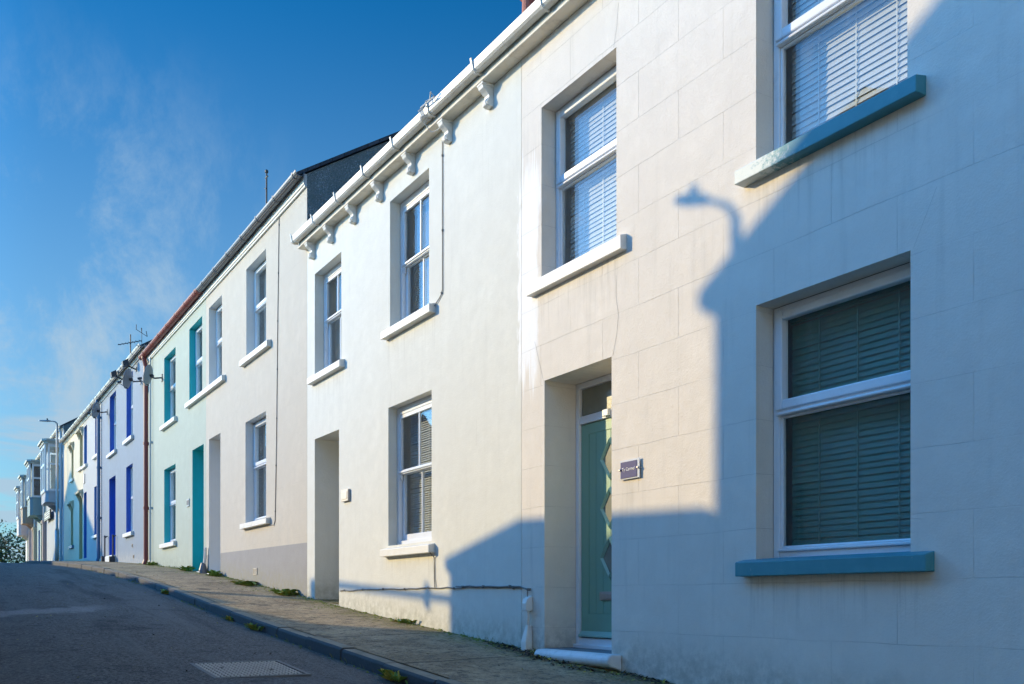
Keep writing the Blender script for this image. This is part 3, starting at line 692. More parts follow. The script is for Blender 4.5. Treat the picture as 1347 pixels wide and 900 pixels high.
h6 = thing('terraced_house', 'narrow pale lilac house with blue reveals, shaded at its foot, left of the blue drainpipe', 'house', (28, 0, g(28)))
X6 = 30.12; E6 = Z5+.006*(X5-X4)
ops6 = [(26.32, 27.15, 4.74, 6.12, .2, 1, 1), (29.14, 29.89, 4.74, 6.1, .2, 1, 1), (26.44, 27.36, 2.12, 3.72, .2, 1, 1), (29.22, 29.95, 1.44, 3.76, .3, 1, 1)]
house_shell(h6, X5, X6, E6, ops6, ['wall_lilac', 'deep_blue', 'wall_lilac', 'crack', 'room'], zrise=.006)
roof(h6, X5, X6, E6+.09, .006, over=.16)
for a in ((26.32, 27.15, 4.74, 6.12, .2, 'plain', (26.2, 27.35, 4.62, 4.71, .08, 'white_paint'), 'net', 5.4),
          (29.14, 29.89, 4.74, 6.1, .2, 'plain', (29.0, X6-.003, 4.62, 4.71, .08, 'white_paint'), 'net', 5.4),
          (26.44, 27.36, 2.12, 3.72, .2, 'plain', (26.3, 27.5, 2.0, 2.09, .08, 'white_paint'), 'net', 2.95)): window(h6, *a, small=True)
simple_door(h6, 29.22, 29.95, 1.44, 3.76, .3, 'deep_blue')
fascia_box(h6, X5, X6, E6-.04, 'white_paint', .006); gutter_round(h6, X5, X6, .125, E6+.10, .07, 'gutter_white', .006, clip_m='dark_metal')
pl = MB(); pl.box(29.62, 29.86, .002, .03, 4.10, 4.42); pl.build('wall_plate', 'galv', h6, bevel=.006)

h7 = thing('terraced_house', 'yellow cream house with bracketed hoods over its windows and doorway', 'house', (33, 0, g(33)))
X7 = 36.1; E7 = E6+.006*(X6-X5)
ops7 = [(30.24, 31.06, 4.78, 6.02, .2, 1, 1), (32.92, 33.56, 4.64, 5.85, .2, 1, 1), (33.0, 33.76, 2.08, 3.62, .2, 1, 1), (30.32, 31.23, 1.46, 3.78, .35, 1, 1)]
house_shell(h7, X6, X7, E7, ops7, ['wall_yellow', 'reveal_yellow', 'wall_yellow', 'crack', 'room'], zrise=.006)
roof(h7, X6, X7, E7+.09, .006, over=.16)
for a in ((30.24, 31.06, 4.78, 6.02, .2, 'plain', (X6+.003, 31.2, 4.66, 4.75, .08, 'white_paint'), 'net', 5.4),
          (32.92, 33.56, 4.64, 5.85, .2, 'plain', (32.8, 33.7, 4.52, 4.61, .08, 'white_paint'), 'net', 5.25),
          (33.0, 33.76, 2.08, 3.62, .2, 'plain', (32.8, 33.9, 1.95, 2.05, .08, 'pipe_blue'), 'net', 2.85)): window(h7, *a, small=True)
simple_door(h7, 30.32, 31.23, 1.46, 3.78, .35, 'reveal_yellow')
for xa, xb, z in ((30.1, 31.25, 6.02), (32.75, 33.75, 5.85), (32.85, 33.95, 3.62), (30.2, 31.4, 3.78)):
    mb = MB(); mb.prism_x([(0, z+.04), (.14, z+.04), (.16, z+.1), (.0, z+.17)], xa, xb)
    for x in (xa+.06, xb-.06): mb.prism_x([(0, z+.04), (.10, z+.04), (.08, z-.04), (.04, z-.11), (.045, z-.14), (0, z-.17)], x-.05, x+.05)
    mb.build('window_hood', 'wall_yellow', h7)
fascia_box(h7, X6, X7, E7-.04, 'white_paint', .006); gutter_round(h7, X6, X7, .125, E7+.10, .07, 'gutter_white', .006, clip_m='dark_metal')

# ------------------------------------------------------------------ HOUSES 8-11 with first-floor oriel bays
def oriel(par, xa, xb, zt, zs, zb, wm, proj=.62, dark=False):
    """boxed first-floor bay: apron, glazed box with posts, moulded flat roof"""
    b = MB()
    b.prism_z([(xa, 0), (xa, proj-.12), (xa+.12, proj), (xb-.12, proj), (xb, proj-.12), (xb, 0)], zb, zs)
    b.prism_z([(xa-.03, 0), (xa-.03, proj-.1), (xa+.11, proj+.03), (xb-.11, proj+.03), (xb+.03, proj-.1), (xb+.03, 0)], zs, zs+.06)
    for x in (xa+.15, xb-.15): b.prism_x([(0, zb), (.4, zb), (.2, zb-.18), (0, zb-.35)], x-.06, x+.06)
    o = b.build('oriel_bay', wm, par)
    f = MB(); zz0, zz1 = zs+.06, zt-.12; zm = zz0+(zz1-zz0)*.55
    posts = [(xa, .0), (xa, proj-.16), (xa+.14, proj-.03), (xb-.22, proj-.03), (xb-.08, proj-.16), (xb-.08, .0), ((xa+xb)/2-.04, proj-.03)]
    for x, y in posts: f.box(x, x+.09, y, y+.07, zz0, zz1)
    for z, h in ((zz0, .09), (zm, .08), (zz1-.12, .12)):
        f.box(xa+.01, xa+.07, .07, proj-.16, z, z+h); f.box(xb-.07, xb-.01, .07, proj-.16, z, z+h); f.box(xa+.2, xb-.2, proj-.025, proj+.03, z+.001, z+h-.001)
    f.build('window_frame', 'upvc', o)
    p = MB(); p.box(xa+.03, xa+.045, .02, proj-.14, zz0, zz1); p.box(xb-.045, xb-.03, .02, proj-.14, zz0, zz1); p.box(xa+.2, xb-.2, proj-.005, proj+.01, zz0, zz1); p.build('pane', 'glass', o)
    if not dark: c = MB(); c.box(xa+.08, xb-.08, .03, proj-.1, zz0+.01, zz0+.03); c.box(xa+.10, xa+.12, .06, proj-.2, zz0+.03, zz1-.45); c.build('curtain', 'curtain', o)
    if dark: k = MB(); k.box(xa+.07, xb-.11, .02, proj-.14, zz0+.012, zz1-.01); k.build('room_shade_block', 'black', o)  # solid black block painted in for the shade inside the bay
    r = MB(); r.prism_z([(xa-.06, 0), (xa-.06, proj-.06), (xa+.08, proj+.08), (xb-.08, proj+.08), (xb+.06, proj-.06), (xb+.06, 0)], zt-.12, zt-.03)
    r.prism_z([(xa-.13, 0), (xa-.13, proj-.02), (xa+.04, proj+.15), (xb-.04, proj+.15), (xb+.13, proj-.02), (xb+.13, 0)], zt-.03, zt+.06)
    r.build('bay_roof', 'fascia_grey', o)
    return o
far = [('tall ice blue house with a white oriel bay, right behind the street lamp', 36.1, 43.2, 7.05, 'wall_ice', (36.75, 38.7, 6.58, 4.44, 4.03), 'wall_ice', [(37.2, 37.75, 3.6), (38.2, 38.6, 3.55)], 'deep_blue'),
       ('house with a grey green oriel bay of dark panes, left of the ice blue house', 43.2, 48.2, 7.0, 'wall_sage', (44.3, 46.0, 6.66, 4.86, 4.05), 'wall_sage', [(46.6, 47.4, 3.5)], 'deep_blue'),
       ('house with a brownish oriel bay, second from the far left end of the terrace', 48.2, 51.2, 6.8, 'wall_rose', (48.75, 50.2, 6.42, 4.75, 3.95), 'wall_brown', [(50.4, 50.9, 3.4)], 'brick'),
       ('far end house of the terrace with a pearl grey oriel bay beside the bare tree', 51.2, 55.5, 6.6, 'wall_pearl', (51.6, 53.2, 6.12, 4.4, 3.5), 'wall_pearl', [(53.6, 54.3, 3.3)], 'door_grey')]
for i, (lab, xa, xb, ze, wm, ob, om, doors, dm) in enumerate(far):
    h = thing('bay_fronted_house', lab, 'house', ((xa+xb)/2, 0, g((xa+xb)/2)), 'bay fronted houses at the top of the street')
    zd = g((xa+xb)/2)
    ops = [(a, b, zd-.05, z, .25, 1, 1) for a, b, z in doors]
    lw = (ob[0]+.5, ob[1]-.3, zd+.8, 3.35)
    house_shell(h, xa, xb, ze, ops, [wm, dm, 'dash', 'crack', 'room'], gable_mi=2)
    roof(h, xa, xb, ze+.09, over=.16, verge=.03)
    for a, b, z in doors: simple_door(h, a, b, zd-.05, z, .25, dm)
    oriel(h, *ob, om, dark=i > 0)
    fascia_box(h, xa, xb, ze-.04, 'white_paint'); gutter_round(h, xa, xb, .125, ze+.10, .07, 'gutter_white', clip_m='dark_metal')
    downpipe(h, xa+.35, ze-.02, g(xa)-.1, .055, 'pipe_pale' if i < 2 else 'gutter_white', .08, elbow=.125)
    if i in (1, 2, 3):    # painted pilasters catching the low sun under the bays
        for k, (xp, mm) in enumerate(((xa+.15, ('wall_rose', 'wall_yellow', 'wall_pearl')[i-1]), (xa+.9, ('wall_mint', 'wall_rose', 'wall_mint')[i-1]))):
            p = MB(); p.box(xp, xp+.22, .004, .16, zd-.6, 3.75); p.box(xp-.03, xp+.25, .004, .19, 3.6, 3.75); p.build('pilaster', mm, h)

# ------------------------------------------------------------------ ground, road, pavement, kerb
def strip(name, mats, ys, zoff, t0=-60, t1=120, dt=.6, kind='structure'):
    mb = MB(); n = int((t1-t0)/dt)
    for i in range(n):
        a, b = t0+i*dt, t0+(i+1)*dt
        for j in range(len(ys)-1):
            mb.quad((a, ys[j], g(a)+zoff(ys[j])), (b, ys[j], g(b)+zoff(ys[j])), (b, ys[j+1], g(b)+zoff(ys[j+1])), (a, ys[j+1], g(a)+zoff(ys[j+1])))
    o = mb.build(name, mats, smooth=True, fix=False)
    for p in o.data.polygons:
        if p.normal.z < 0: p.flip()
    return tag(o, kind=kind)
ROADZ = lambda y: -.135+.02*max(0, min(y-1.5, 5.45-y))
strip('road', 'road', [1.44, 1.8, 2.2, 2.8, 3.475, 4.2, 4.8, 5.5], ROADZ)
strip('pavement', 'pave', [-.35, 0, .4, .8, 1.2, 1.37], lambda y: -.02*max(y, 0))
strip('pavement', 'pave', [5.55, 6.0, 6.85], lambda y: -.03, t0=-60, t1=120)
def kerb(name, y0, y1, face):
    mb = MB(); a = -40.
    while a < 70:
        L = .91; b = a+L-.012
        j = random.uniform(-.008, .008); zt = random.uniform(-.008, .006)
        vs = []
        for x in (a, b):
            zz = g(x)-.026+zt
            vs += [(x, y0, zz-.3), (x, y0, zz), (x, y1-.018+j if face > 0 else y1, zz), (x, y1+j, zz-.02), (x, y1+.012+j, zz-.3)] if face > 0 else \
                  [(x, y0+j, zz-.3), (x, y0+j, zz-.02), (x, y0+.018+j, zz), (x, y1, zz), (x, y1, zz-.3)]
        mb.add(vs, [(0, 1, 2, 3, 4), (9, 8, 7, 6, 5)]+[(i, 5+i, 5+(i+1) % 5, (i+1) % 5) for i in range(5)])
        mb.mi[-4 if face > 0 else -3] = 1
        a += L
    return tag(mb.build(name, ['kerb', 'kerb_top'], bevel=.006), kind='structure')
kerb('kerb', 1.37, 1.495, 1); kerb('kerb', 5.42, 5.55, -1)
# wide terrain beneath everything, out to the horizon
mb = MB(); ts = [-400, -200, -120, -60, -40, -30, -20, -10, -5, 0, 5, 10, 15, 20, 25, 30, 35, 40, 45, 50, 56, 62, 70, 80, 90, 100, 130, 170, 250, 500, 1000, 2500]; ys = [-2500, -800, -300, -100, -40, -15, -7, 0, 7, 15, 40, 100, 300, 800, 2500]
for i in range(len(ts)-1):
    for j in range(len(ys)-1):
        mb.quad(*[(t, y, g(t)-.45-.0008*abs(y)**1.3) for t, y in ((ts[i], ys[j]), (ts[i+1], ys[j]), (ts[i+1], ys[j+1]), (ts[i], ys[j+1]))])
tag(mb.build('ground', 'soil', fix=False, smooth=True), kind='structure')

# drain cover in the road
RZ = lambda t, w: g(t)+ROADZ(w)
dc = thing('drain_cover', 'rectangular chequered cast iron drain cover set in the asphalt', 'drain cover', (.5, 2.42, RZ(.5, 2.42)))
sl = (RZ(.92, 2.42)-RZ(.10, 2.42))/.82
mb = MB(); z0 = RZ(.10, 2.42)+.006
frame_rect(mb, .10, .92, 0, 1, 0, 1, .03) if False else None
for x0, x1, y0, y1 in ((.10, .13, 2.06, 2.79), (.89, .92, 2.06, 2.79), (.13, .89, 2.06, 2.09), (.13, .89, 2.76, 2.79)): mb.box(x0, x1, y0, y1, z0-.03+sl*(x0-.10), z0+.004+sl*(x0-.10), 0, sl)
mb.build('frame', 'iron', dc)
mb = MB(); mb.box(.137, .883, 2.097, 2.753, z0-.04+sl*.037, z0-.004+sl*.037, 0, sl)
nx, ny = 21, 18
for i in range(nx):
    for j in range(ny):
        if (6 < i < 9 and 3 < j < 5) or (12 < i < 15 and 12 < j < 14): continue
        x, y = .155+i*.0345, 2.112+j*.0365
        if (i+j) % 2: mb.box(x, x+.026, y+.005, y+.021, z0-.004+sl*(x-.1), z0+.005+sl*(x-.1), 1, sl)
        else: mb.box(x+.005, x+.020, y, y+.028, z0-.004+sl*(x-.1), z0+.005+sl*(x-.1), 1, sl)
mb.build('lid', ['iron_dirt', 'iron_worn'], dc)

# ------------------------------------------------------------------ small things on the fronts
# house name plaque
pq = thing('house_sign', 'small navy glass name plaque with white lettering beside the sage door', 'sign', (-1.22, 0, .98))
mb = MB(); mb.box(-1.34, -1.104, .014, .019, .912, 1.060); mb.build('clear_plate', 'clear', pq, bevel=.002)
mb = MB(); mb.box(-1.312, -1.115, .0205, .0225, .922, 1.046); mb.build('sign_panel', 'sign_navy', pq)
mb = MB()
for x in (-1.112, -1.328):
    mb.lathe((x, 0, .988), [(.007, 0), (.007, .024), (.010, .025), (.010, .031), (.006, .033)], 10, (0, 1, 0))
mb.build('stud', 'steel', pq)
tc = bpy.data.curves.new('lettering', 'FONT'); tc.body = 'Ty Carmel'; tc.size = .036; tc.align_x = 'CENTER'; tc.align_y = 'CENTER'; tc.extrude = .0006
to = bpy.data.objects.new('lettering', tc); COL.objects.link(to)
bpy.context.view_layer.update()
me = bpy.data.meshes.new_from_object(to.evaluated_get(bpy.context.evaluated_depsgraph_get())); bpy.data.objects.remove(to)
me.materials.clear(); me.materials.append(M['white'])
me.transform(Matrix.Rotation(math.pi, 4, 'Z') @ Matrix.Rotation(R(90), 4, 'X'))
lo = bpy.data.objects.new('lettering', me); COL.objects.link(lo); lo.parent = pq; lo.location = (-1.2115+1.22, .0236, .988-.98)

np_ = MB(); np_.box(4.505, 4.735, .002, .035, 1.255, 1.405); np_.box(4.53, 4.71, .035, .04, 1.28, 1.38)
tag(np_.build('wall_box', 'galv', bevel=.006), 'small blank grey box on the off-white wall right of its doorway', 'wall box')
nm = MB(); nm.box(13.46, 13.68, .002, .018, 1.93, 2.09, 0); nm.box(13.49, 13.56, .018, .022, 1.96, 2.06, 1); nm.box(13.60, 13.65, .018, .022, 1.96, 2.06, 1)
tag(nm.build('number_plate', ['pipe_pale', 'dark_metal'], bevel=.003), 'small number plate on the mint wall left of the teal doorway', 'number plate')

# pipe cover with boot at the joint between houses 1 and 2
pc = thing('conduit_cover', 'white metal conduit box with flared foot in the shade beside the front step', 'conduit', (.2, .0, g(.2)))
mb = MB(); mb.tube([(.205, .03, -.02), (.205, .03, -.30)], .015, 10); mb.build('pipe', 'white_paint', pc, smooth=True)
mb = MB(); mb.prism_x([(.003, -.105), (.07, -.105), (.075, -.04), (.06, .0), (.02, .025), (.003, .02)], .172, .242); mb.build('cap_box', 'white_paint', pc, bevel=.006)
mb = MB()
mb.add([(.172, .003, -.47), (.258, .003, -.47), (.258, .075, -.47), (.172, .075, -.47), (.172, .003, -.38), (.258, .003, -.38), (.258, .075, -.38), (.172, .075, -.38), (.186, .003, -.23), (.228, .003, -.23), (.224, .045, -.235), (.19, .045, -.235)],
       [(0, 3, 2, 1), (0, 1, 5, 4), (1, 2, 6, 5), (2, 3, 7, 6), (3, 0, 4, 7), (4, 5, 9, 8), (5, 6, 10, 9), (6, 7, 11, 10), (7, 4, 8, 11), (8, 9, 10, 11)])
mb.build('boot', 'white_paint', pc, bevel=.006)
# little shoe between the two doorways
ps = thing('pipe_shoe', 'short white waste pipe with dark shoe between the grey and teal doorways', 'pipe', (11.98, 0, g(11.98)))
mb = MB(); mb.tube([(11.9, .05, 1.0), (11.93, .05, .8), (11.95, .06, .68)], .03, 8); mb.build('pipe', 'white_paint', ps)
mb = MB(); mb.lathe((11.96, .08, .40), [(.07, 0), (.085, .08), (.08, .16), (.04, .30)], 10); mb.build('shoe', 'gutter_grey', ps)

def cable(name, label, pts, r, m='cable', sag=0.0, wob=.006, clips=0):
    P = []
    for (a, b) in zip(pts, pts[1:]):
        a, b = Vector(a), Vector(b); n = max(2, int((b-a).length/.14))
        for i in range(n):
            p = a.lerp(b, i/n); j = wob if 0 < i else wob*.3
            P.append(p+Vector((random.uniform(-j, j), 0, random.uniform(-j, j))))
    P.append(Vector(pts[-1]))
    mb = MB(); mb.tube(P, r, 6)
    if clips:
        for i in range(1, len(P)-1, clips): p = P[i]; mb.box(p.x-.006, p.x+.006, .0015, p.y+r+.004, p.z-r-.006, p.z+r+.004)
    return tag(mb.build(name, m), label, 'cable')
cable('wall_cable', 'dark cable clipped level along the foot of the off-white wall', [(4.85, .009, .105), (3.6, .009, .115), (2.1, .009, .118), (1.2, .009, .112), (.35, .009, .105)], .0065, 'cable', wob=.007, clips=4)
cable('wall_cable', 'doubled short cable bundle in the shade above the conduit box', [(1.6, .016, .128), (.9, .016, .122), (.36, .016, .112), (.21, .03, .085), (.21, .03, .0)], .0065, wob=.006, clips=3)
cable('wall_cable', 'black cable hanging from the lower sill of the off-white house down to the level cable', [(2.104, .06, .49), (2.104, .01, .44), (2.10, .009, .22), (2.08, .012, .12)], .006, wob=.003)
cable('wall_cable', 'thin dark cable dropping from the eaves past the upper right sash window', [(1.915, .009, 4.78), (1.915, .009, 4.0), (1.912, .009, 3.22), (1.95, .009, 3.17), (2.09, .012, 3.10), (2.13, .04, 3.11)], .0055, wob=.002, clips=5)
cable('wall_cable', 'thin dark cable running down the whole pale grey front to its lower sill', [(7.42, .008, 5.9), (7.50, .008, 4.0), (7.55, .008, 2.5), (7.62, .008, 1.22), (7.68, .008, 1.15), (7.86, .015, 1.18)], .006, wob=.002, clips=5)
mb = MB()
for k in range(5):
    x = 1.93+k*.022; zt = E1(x)
    mb.tube([(x, .12, zt+.08), (x+.01, .17, zt+.07), (x-.01, .218, zt+.10), (x+.02, .224, zt+.19), (x-.012, .17, zt+.21), (x+.01, .13, zt+.19)], .006, 6)
mb.tube([(1.95, .2, E1(1.9)+.03), (1.93, .13, E1(1.9)-.05), (1.85, .10, E1(1.9)-.055), (1.74, .10, E1(1.9)-.06)], .005, 6)
mb.tube([(1.93, .25, E1(1.9)+.17), (1.62, .25, E1(1.6)+.15), (1.64, .28, E1(1.6)+.2), (1.72, .25, E1(1.7)+.16), (1.7, .2, E1(1.7)+.2), (1.8, .26, E1(1.8)+.17)], .008, 6)
tag(mb.build('cable_knot', 'cable_white'), 'knot of white cord tied round the white gutter above the brackets', 'cord')

# satellite dishes on arms near the eaves
def dish(loc, r, label, copy_from=None):
    x, y, z = loc
    t = thing('satellite_dish', label, 'satellite dish', (x, 0, z), 'satellite dishes under the eaves')
    nrm = Vector((.50, .84, .22)).normalized(); c = Vector((x, y, z))
    mb = MB(); prof = [(.004, -.002)]+[(r*k/6, .16*r*(k/6)**2) for k in range(1, 7)]+[(r*k/6, .16*r*(k/6)**2+.008) for k in range(6, 0, -1)]+[(.003, .006)]
    mb.lathe(c, prof, 20, nrm); mb.build('reflector', 'dish', t, smooth=True)
    mb = MB(); fp = c+nrm*r*1.15-Vector((0, 0, r*.55)); mb.tube([c-Vector((0, 0, r*.95))+nrm*.03, fp], .011, 6); mb.tube([fp, fp-nrm*.09+Vector((0, 0, .035))], .028, 8); mb.build('feed_arm', 'dark_metal', t)
    mb = MB(); mb.tube([c-nrm*.01, c-nrm*.07, (x+.33, y*.55, z+.02), (x+.36, .01, z+.06)], .018, 8); mb.box(x+.30, x+.42, .002, .015, z-.03, z+.14); mb.lathe(c-nrm*.08, [(.04, 0), (.045, .03), (.03, .07)], 8, nrm); mb.build('wall_arm', 'dark_metal', t)
dish((15.9, .34, 5.10), .245, 'satellite dish on the mint wall near its red drainpipe')
dish((18.6, .34, 5.55), .26, 'satellite dish on the lavender house between drainpipe and window')
dish((24.2, .34, 5.70), .25, 'satellite dish beside the blue drainpipe, farthest of the three')
for x, z, lab in ((19.6, 6.12, 'dark lamp fitting under the gutter above the right cobalt window'), (21.5, 6.22, 'dark lamp fitting under the gutter between the two cobalt windows')):
    t = thing('eaves_lamp', lab, 'lamp', (x, 0, z), 'dark fittings under the eaves')
    mb = MB(); mb.tube([(x, .0, z-.08), (x, .18, z-.02), (x, .26, z+.04)], .02, 6); mb.box(x-.06, x+.06, .002, .02, z-.14, z-.02); mb.build('bracket', 'dark_metal', t)
    mb = MB(); mb.prism_x([(.2, z+.0), (.34, z-.05), (.36, z+.08), (.22, z+.16)], x-.11, x+.11); mb.build('lamp_head', 'dark_metal', t, bevel=.01)

# roof aerials
an = thing('aerial_mast', 'thin dark bare pole standing on the roof behind the grey gutter', 'aerial', (18.05, -3, 8.3))
mb = MB(); mb.tube([(18.05, -3, 8.0), (18.05, -3, 11.35)], [.03, .022], 8); mb.build('pole', 'dark_metal', an)
mb = MB(); mb.tube([(17.95, -3, 11.2), (18.15, -3, 11.22)], .02, 6); mb.lathe((18.05, -3, 11.33), [(.045, 0), (.05, .05), (.02, .08)], 8); mb.tube([(18.05, -2.95, 10.9), (17.9, -2.95, 10.85)], .015, 6); mb.build('cap', 'dark_metal', an)
ta = thing('television_aerial', 'television aerial with crossed rods on a mast above the lavender roof', 'aerial', (32.6, -2, 7.6))
mb = MB(); mb.tube([(32.6, -2, 7.3), (32.6, -2, 10.35)], .022, 8); mb.build('mast', 'dark_metal', ta)
mb = MB(); c = Vector((32.6, -2, 10.0)); ax = Vector((.55, .83, 0)).normalized(); pr = Vector((0, 0, 1))
mb.tube([c-ax*.45+pr*.1, c+ax*.5-pr*.05], .016, 6)
for k in range(7):
    p = c+ax*(-.4+k*.14)+pr*(.09-.022*k); sd = Vector((ax.y, -ax.x, 0)); h = .30-.02*k
    mb.tube([p-sd*h*.5, p+sd*h*.5], .009, 6)
for s in (-1, 1):
    e = c-ax*.45+pr*.1; sd = Vector((ax.y, -ax.x, 0))
    for q in (-.5, 0, .5): mb.tube([e+pr*.3*s+sd*q, e+pr*.5*s+sd*q*.9+ax*.02], .014, 6)
    mb.tube([e, e+pr*.5*s], .010, 6); mb.tube([e+pr*.3*s-sd*.5, e+pr*.3*s+sd*.5], .010, 6)
mb.build('antenna', 'dark_metal', ta)

# street lamps
def street_lamp(x, y, h, arm, ang, label, head=.42):
    z0 = g(x)
    t = thing('street_lamp', label, 'street lamp', (x, y, z0), 'street lamps')
    a = Vector((math.cos(ang), math.sin(ang), 0))
    base = Vector((x, y, z0)); top = base+Vector((0, 0, h))
    mb = MB(); mb.tube([base-Vector((0, 0, .3)), base+Vector((0, 0, 1.25))], .075, 12); mb.tube([base+Vector((0, 0, 1.25)), base+Vector((0, 0, 1.34)), top-Vector((0, 0, .22)), top-Vector((0, 0, .09)), top-Vector((0, 0, .02))+a*.06, top+a*.16, top+a*arm], [.075, .044, .038, .034, .027, .022, .018], 12)
    mb.build('pole', 'galv', t, smooth=True)
    mb = MB(); c = top+a*arm; sd = Vector((-a.y, a.x, 0))
    secs = [(-.03, .03, -.018, .022), (.05, .06, -.024, .036), (.13, .085, -.026, .034), (head-.05, .07, -.02, .018), (head, .03, -.008, .010)]
    vs = []
    for d, w, lo_, hi in secs:
        p = c+a*d
        vs += [p+sd*w+Vector((0, 0, lo_)), p-sd*w+Vector((0, 0, lo_)), p-sd*w*.75+Vector((0, 0, hi)), p+sd*w*.75+Vector((0, 0, hi))]
    fs = [(0, 1, 2, 3), tuple(len(vs)-4+k for k in (3, 2, 1, 0))]
    for i in range(len(secs)-1): fs += [(4*i+k, 4*i+(k+1) % 4, 4*i+4+(k+1) % 4, 4*i+4+k) for k in range(4)]
    mb.add(vs, fs); mb.build('lamp_head', 'galv', t, bevel=.008)
    mb = MB(); mb.lathe(c+a*.11+Vector((0, 0, .04)), [(.03, 0), (.03, .05), (.018, .065)], 10); mb.build('light_sensor', 'dark_metal', t)
street_lamp(35.17, .35, 5.62, .25, R(75), 'tall grey street lamp in front of the ice blue bay house')

# projecting sign under the first bay
sg = thing('wall_sign', 'black sign with white lines of lettering under the ice blue oriel bay', 'sign', (41, 0, 3.8))
mb = MB(); mb.box(40.0, 42.6, .10, .16, 3.62, 4.02); mb.build('sign_board', 'sign_black', sg, bevel=.006)
mb = MB()
for z, a, b in ((3.90, 40.15, 42.4), (3.81, 40.15, 42.0), (3.71, 40.4, 42.2)):
    y = a
    while y < b: w_ = random.uniform(.06, .13); mb.box(y, y+w_, .162, .166, z, z+.05); y += w_+random.choice((.03, .03, .09))
mb.build('lettering', 'white', sg)
mb = MB()
for x in (40.3, 42.3): mb.tube([(x, .0, 3.9), (x, .12, 3.85)], .02, 6)
mb.build('bracket', 'dark_metal', sg)

# ------------------------------------------------------------------ weeds, moss, leaf litter
def weed(x, y, z, s, label, m='leaf', n=40, flat=.4):
    mb = MB()
    for k in range(n):
        a = random.uniform(0, 2*math.pi); L = s*random.uniform(.35, 1); el = random.uniform(.15, 1.3)*(1-flat)+.12
        bx, by = x+random.gauss(0, s*.55), y+abs(random.gauss(0, s*.22))
        d = Vector((math.cos(a)*math.cos(el), math.sin(a)*math.cos(el), math.sin(el))); sd = Vector((-math.sin(a), math.cos(a), 0))*L*random.uniform(.12, .25)
        p = Vector((bx, by, z+(bx-x)*.08)); q = p+d*L*.55+Vector((0, 0, L*.1)); e = p+d*L-Vector((0, 0, L*.12))
        mb.add([p, q+sd, e, q-sd], [(0, 1, 2, 3)], 1 if (random.random() < .25) else 0)
    o = mb.build('weed', [m, 'leaf_yellow'], fix=False)
    return tag(o, label, 'weed', 'weeds along the pavement')
for x, y, s, lab, n, fl in ((2.70, .03, .14, 'small weed at the foot of the off-white wall near the shadow edge', 40, .5), (6.65, .14, .22, 'bright green weed clump beside the white corner strip', 90, .6),
                            (8.6, .13, .25, 'low yellow-green weed mat under the air vent', 90, .85), (10.9, .09, .2, 'weed tuft by the grey doorway step', 60, .4),
                            (13.1, .10, .22, 'weed growing below the teal doorway step', 50, .5), (16.9, .06, .2, 'weed at the foot of the red drainpipe', 40, .5)):
    weed(x, y, g(x)-.004, s, lab, n=n, flat=fl)
for x, s, lab in ((-.25, .15, 'largest grass tuft in the gutter at the near end of the kerb'), (3.45, .12, 'green tuft growing against the kerb face halfway down'), (4.5, .08, 'tiny tuft against the kerb beyond the halfway tuft'), (8.2, .12, 'farthest tuft in the gutter along the kerb')):
    o = weed(x, 1.52, g(x)-.125, s, lab, n=60, flat=.3)
mb = MB()
def blob(x, y, z, r, h):
    n = 7; ring = [(x+r*random.uniform(.7, 1.2)*math.cos(2*math.pi*k/n), y+r*random.uniform(.5, .9)*math.sin(2*math.pi*k/n), z-.004) for k in range(n)]
    ring2 = [((p[0]-x)*.55+x, (p[1]-y)*.55+y, z+h*random.uniform(.6, 1)) for p in ring]
    mb.add(ring+ring2+[(x, y, z+h*1.1)], [(k, (k+1) % n, n+(k+1) % n, n+k) for k in range(n)]+[(n+k, n+(k+1) % n, 2*n) for k in range(n)])
for k in range(900):
    x = random.uniform(.6, 19)
    dens = .5+.5*math.sin(x*2.1)*math.sin(x*.7+1)
    if random.random() > dens+.2 or 10.9 < x < 13.3: continue
    y = abs(random.gauss(0, .05))+.008
    blob(x, y, g(x)-.02*y, random.uniform(.008, .035), random.uniform(.004, .016))
for k in range(350):
    x = random.uniform(4.5, 16); y = .12+abs(random.gauss(0, .25))
    if math.sin(x*1.7)+math.sin(x*4.1+2)*.7 < .35 or y > 1.3: continue
    blob(x, y, g(x)-.02*y, random.uniform(.006, .028), random.uniform(.003, .009))
for k in range(260):
    x = random.uniform(-1, 20); y = 1.51+random.uniform(0, .04)
    if math.sin(x*3.1)+math.sin(x*1.3) < .1: continue
    blob(x, y, g(x)-.132, random.uniform(.006, .02), random.uniform(.004, .012))
for k in range(1500):
    if k < 1050:
        x = random.uniform(-1.3, 19); y = abs(random.gauss(0, .02))+.006; z = g(x)-.003
        if 10.9 < x < 13.3 or math.sin(x*2.3)+math.sin(x*.9+1)+.6*math.sin(x*7) < .25: continue
    else:
        x = random.uniform(-1.2, 14); y = 1.505+abs(random.gauss(0, .02)); z = g(x)-.135
        if math.sin(x*3.1)+math.sin(x*1.3)+.5*math.sin(x*8) < .3: continue
    h_ = random.uniform(.015, .06); a_ = random.uniform(0, 6.28); l_ = h_*random.uniform(.2, .8); w_ = random.uniform(.002, .005)
    mb.add([(x-w_, y, z), (x+w_, y, z), (x+l_*math.cos(a_)*.5+w_*.6, y+abs(l_*math.sin(a_))*.5, z+h_*.7), (x+l_*math.cos(a_), y+abs(l_*math.sin(a_)), z+h_)], [(0, 1, 2, 3)])
tag(mb.build('moss', 'moss', fix=False, smooth=True), 'low moss and algae along the wall foot and pavement cracks', 'moss', kind='stuff')
mb = MB()
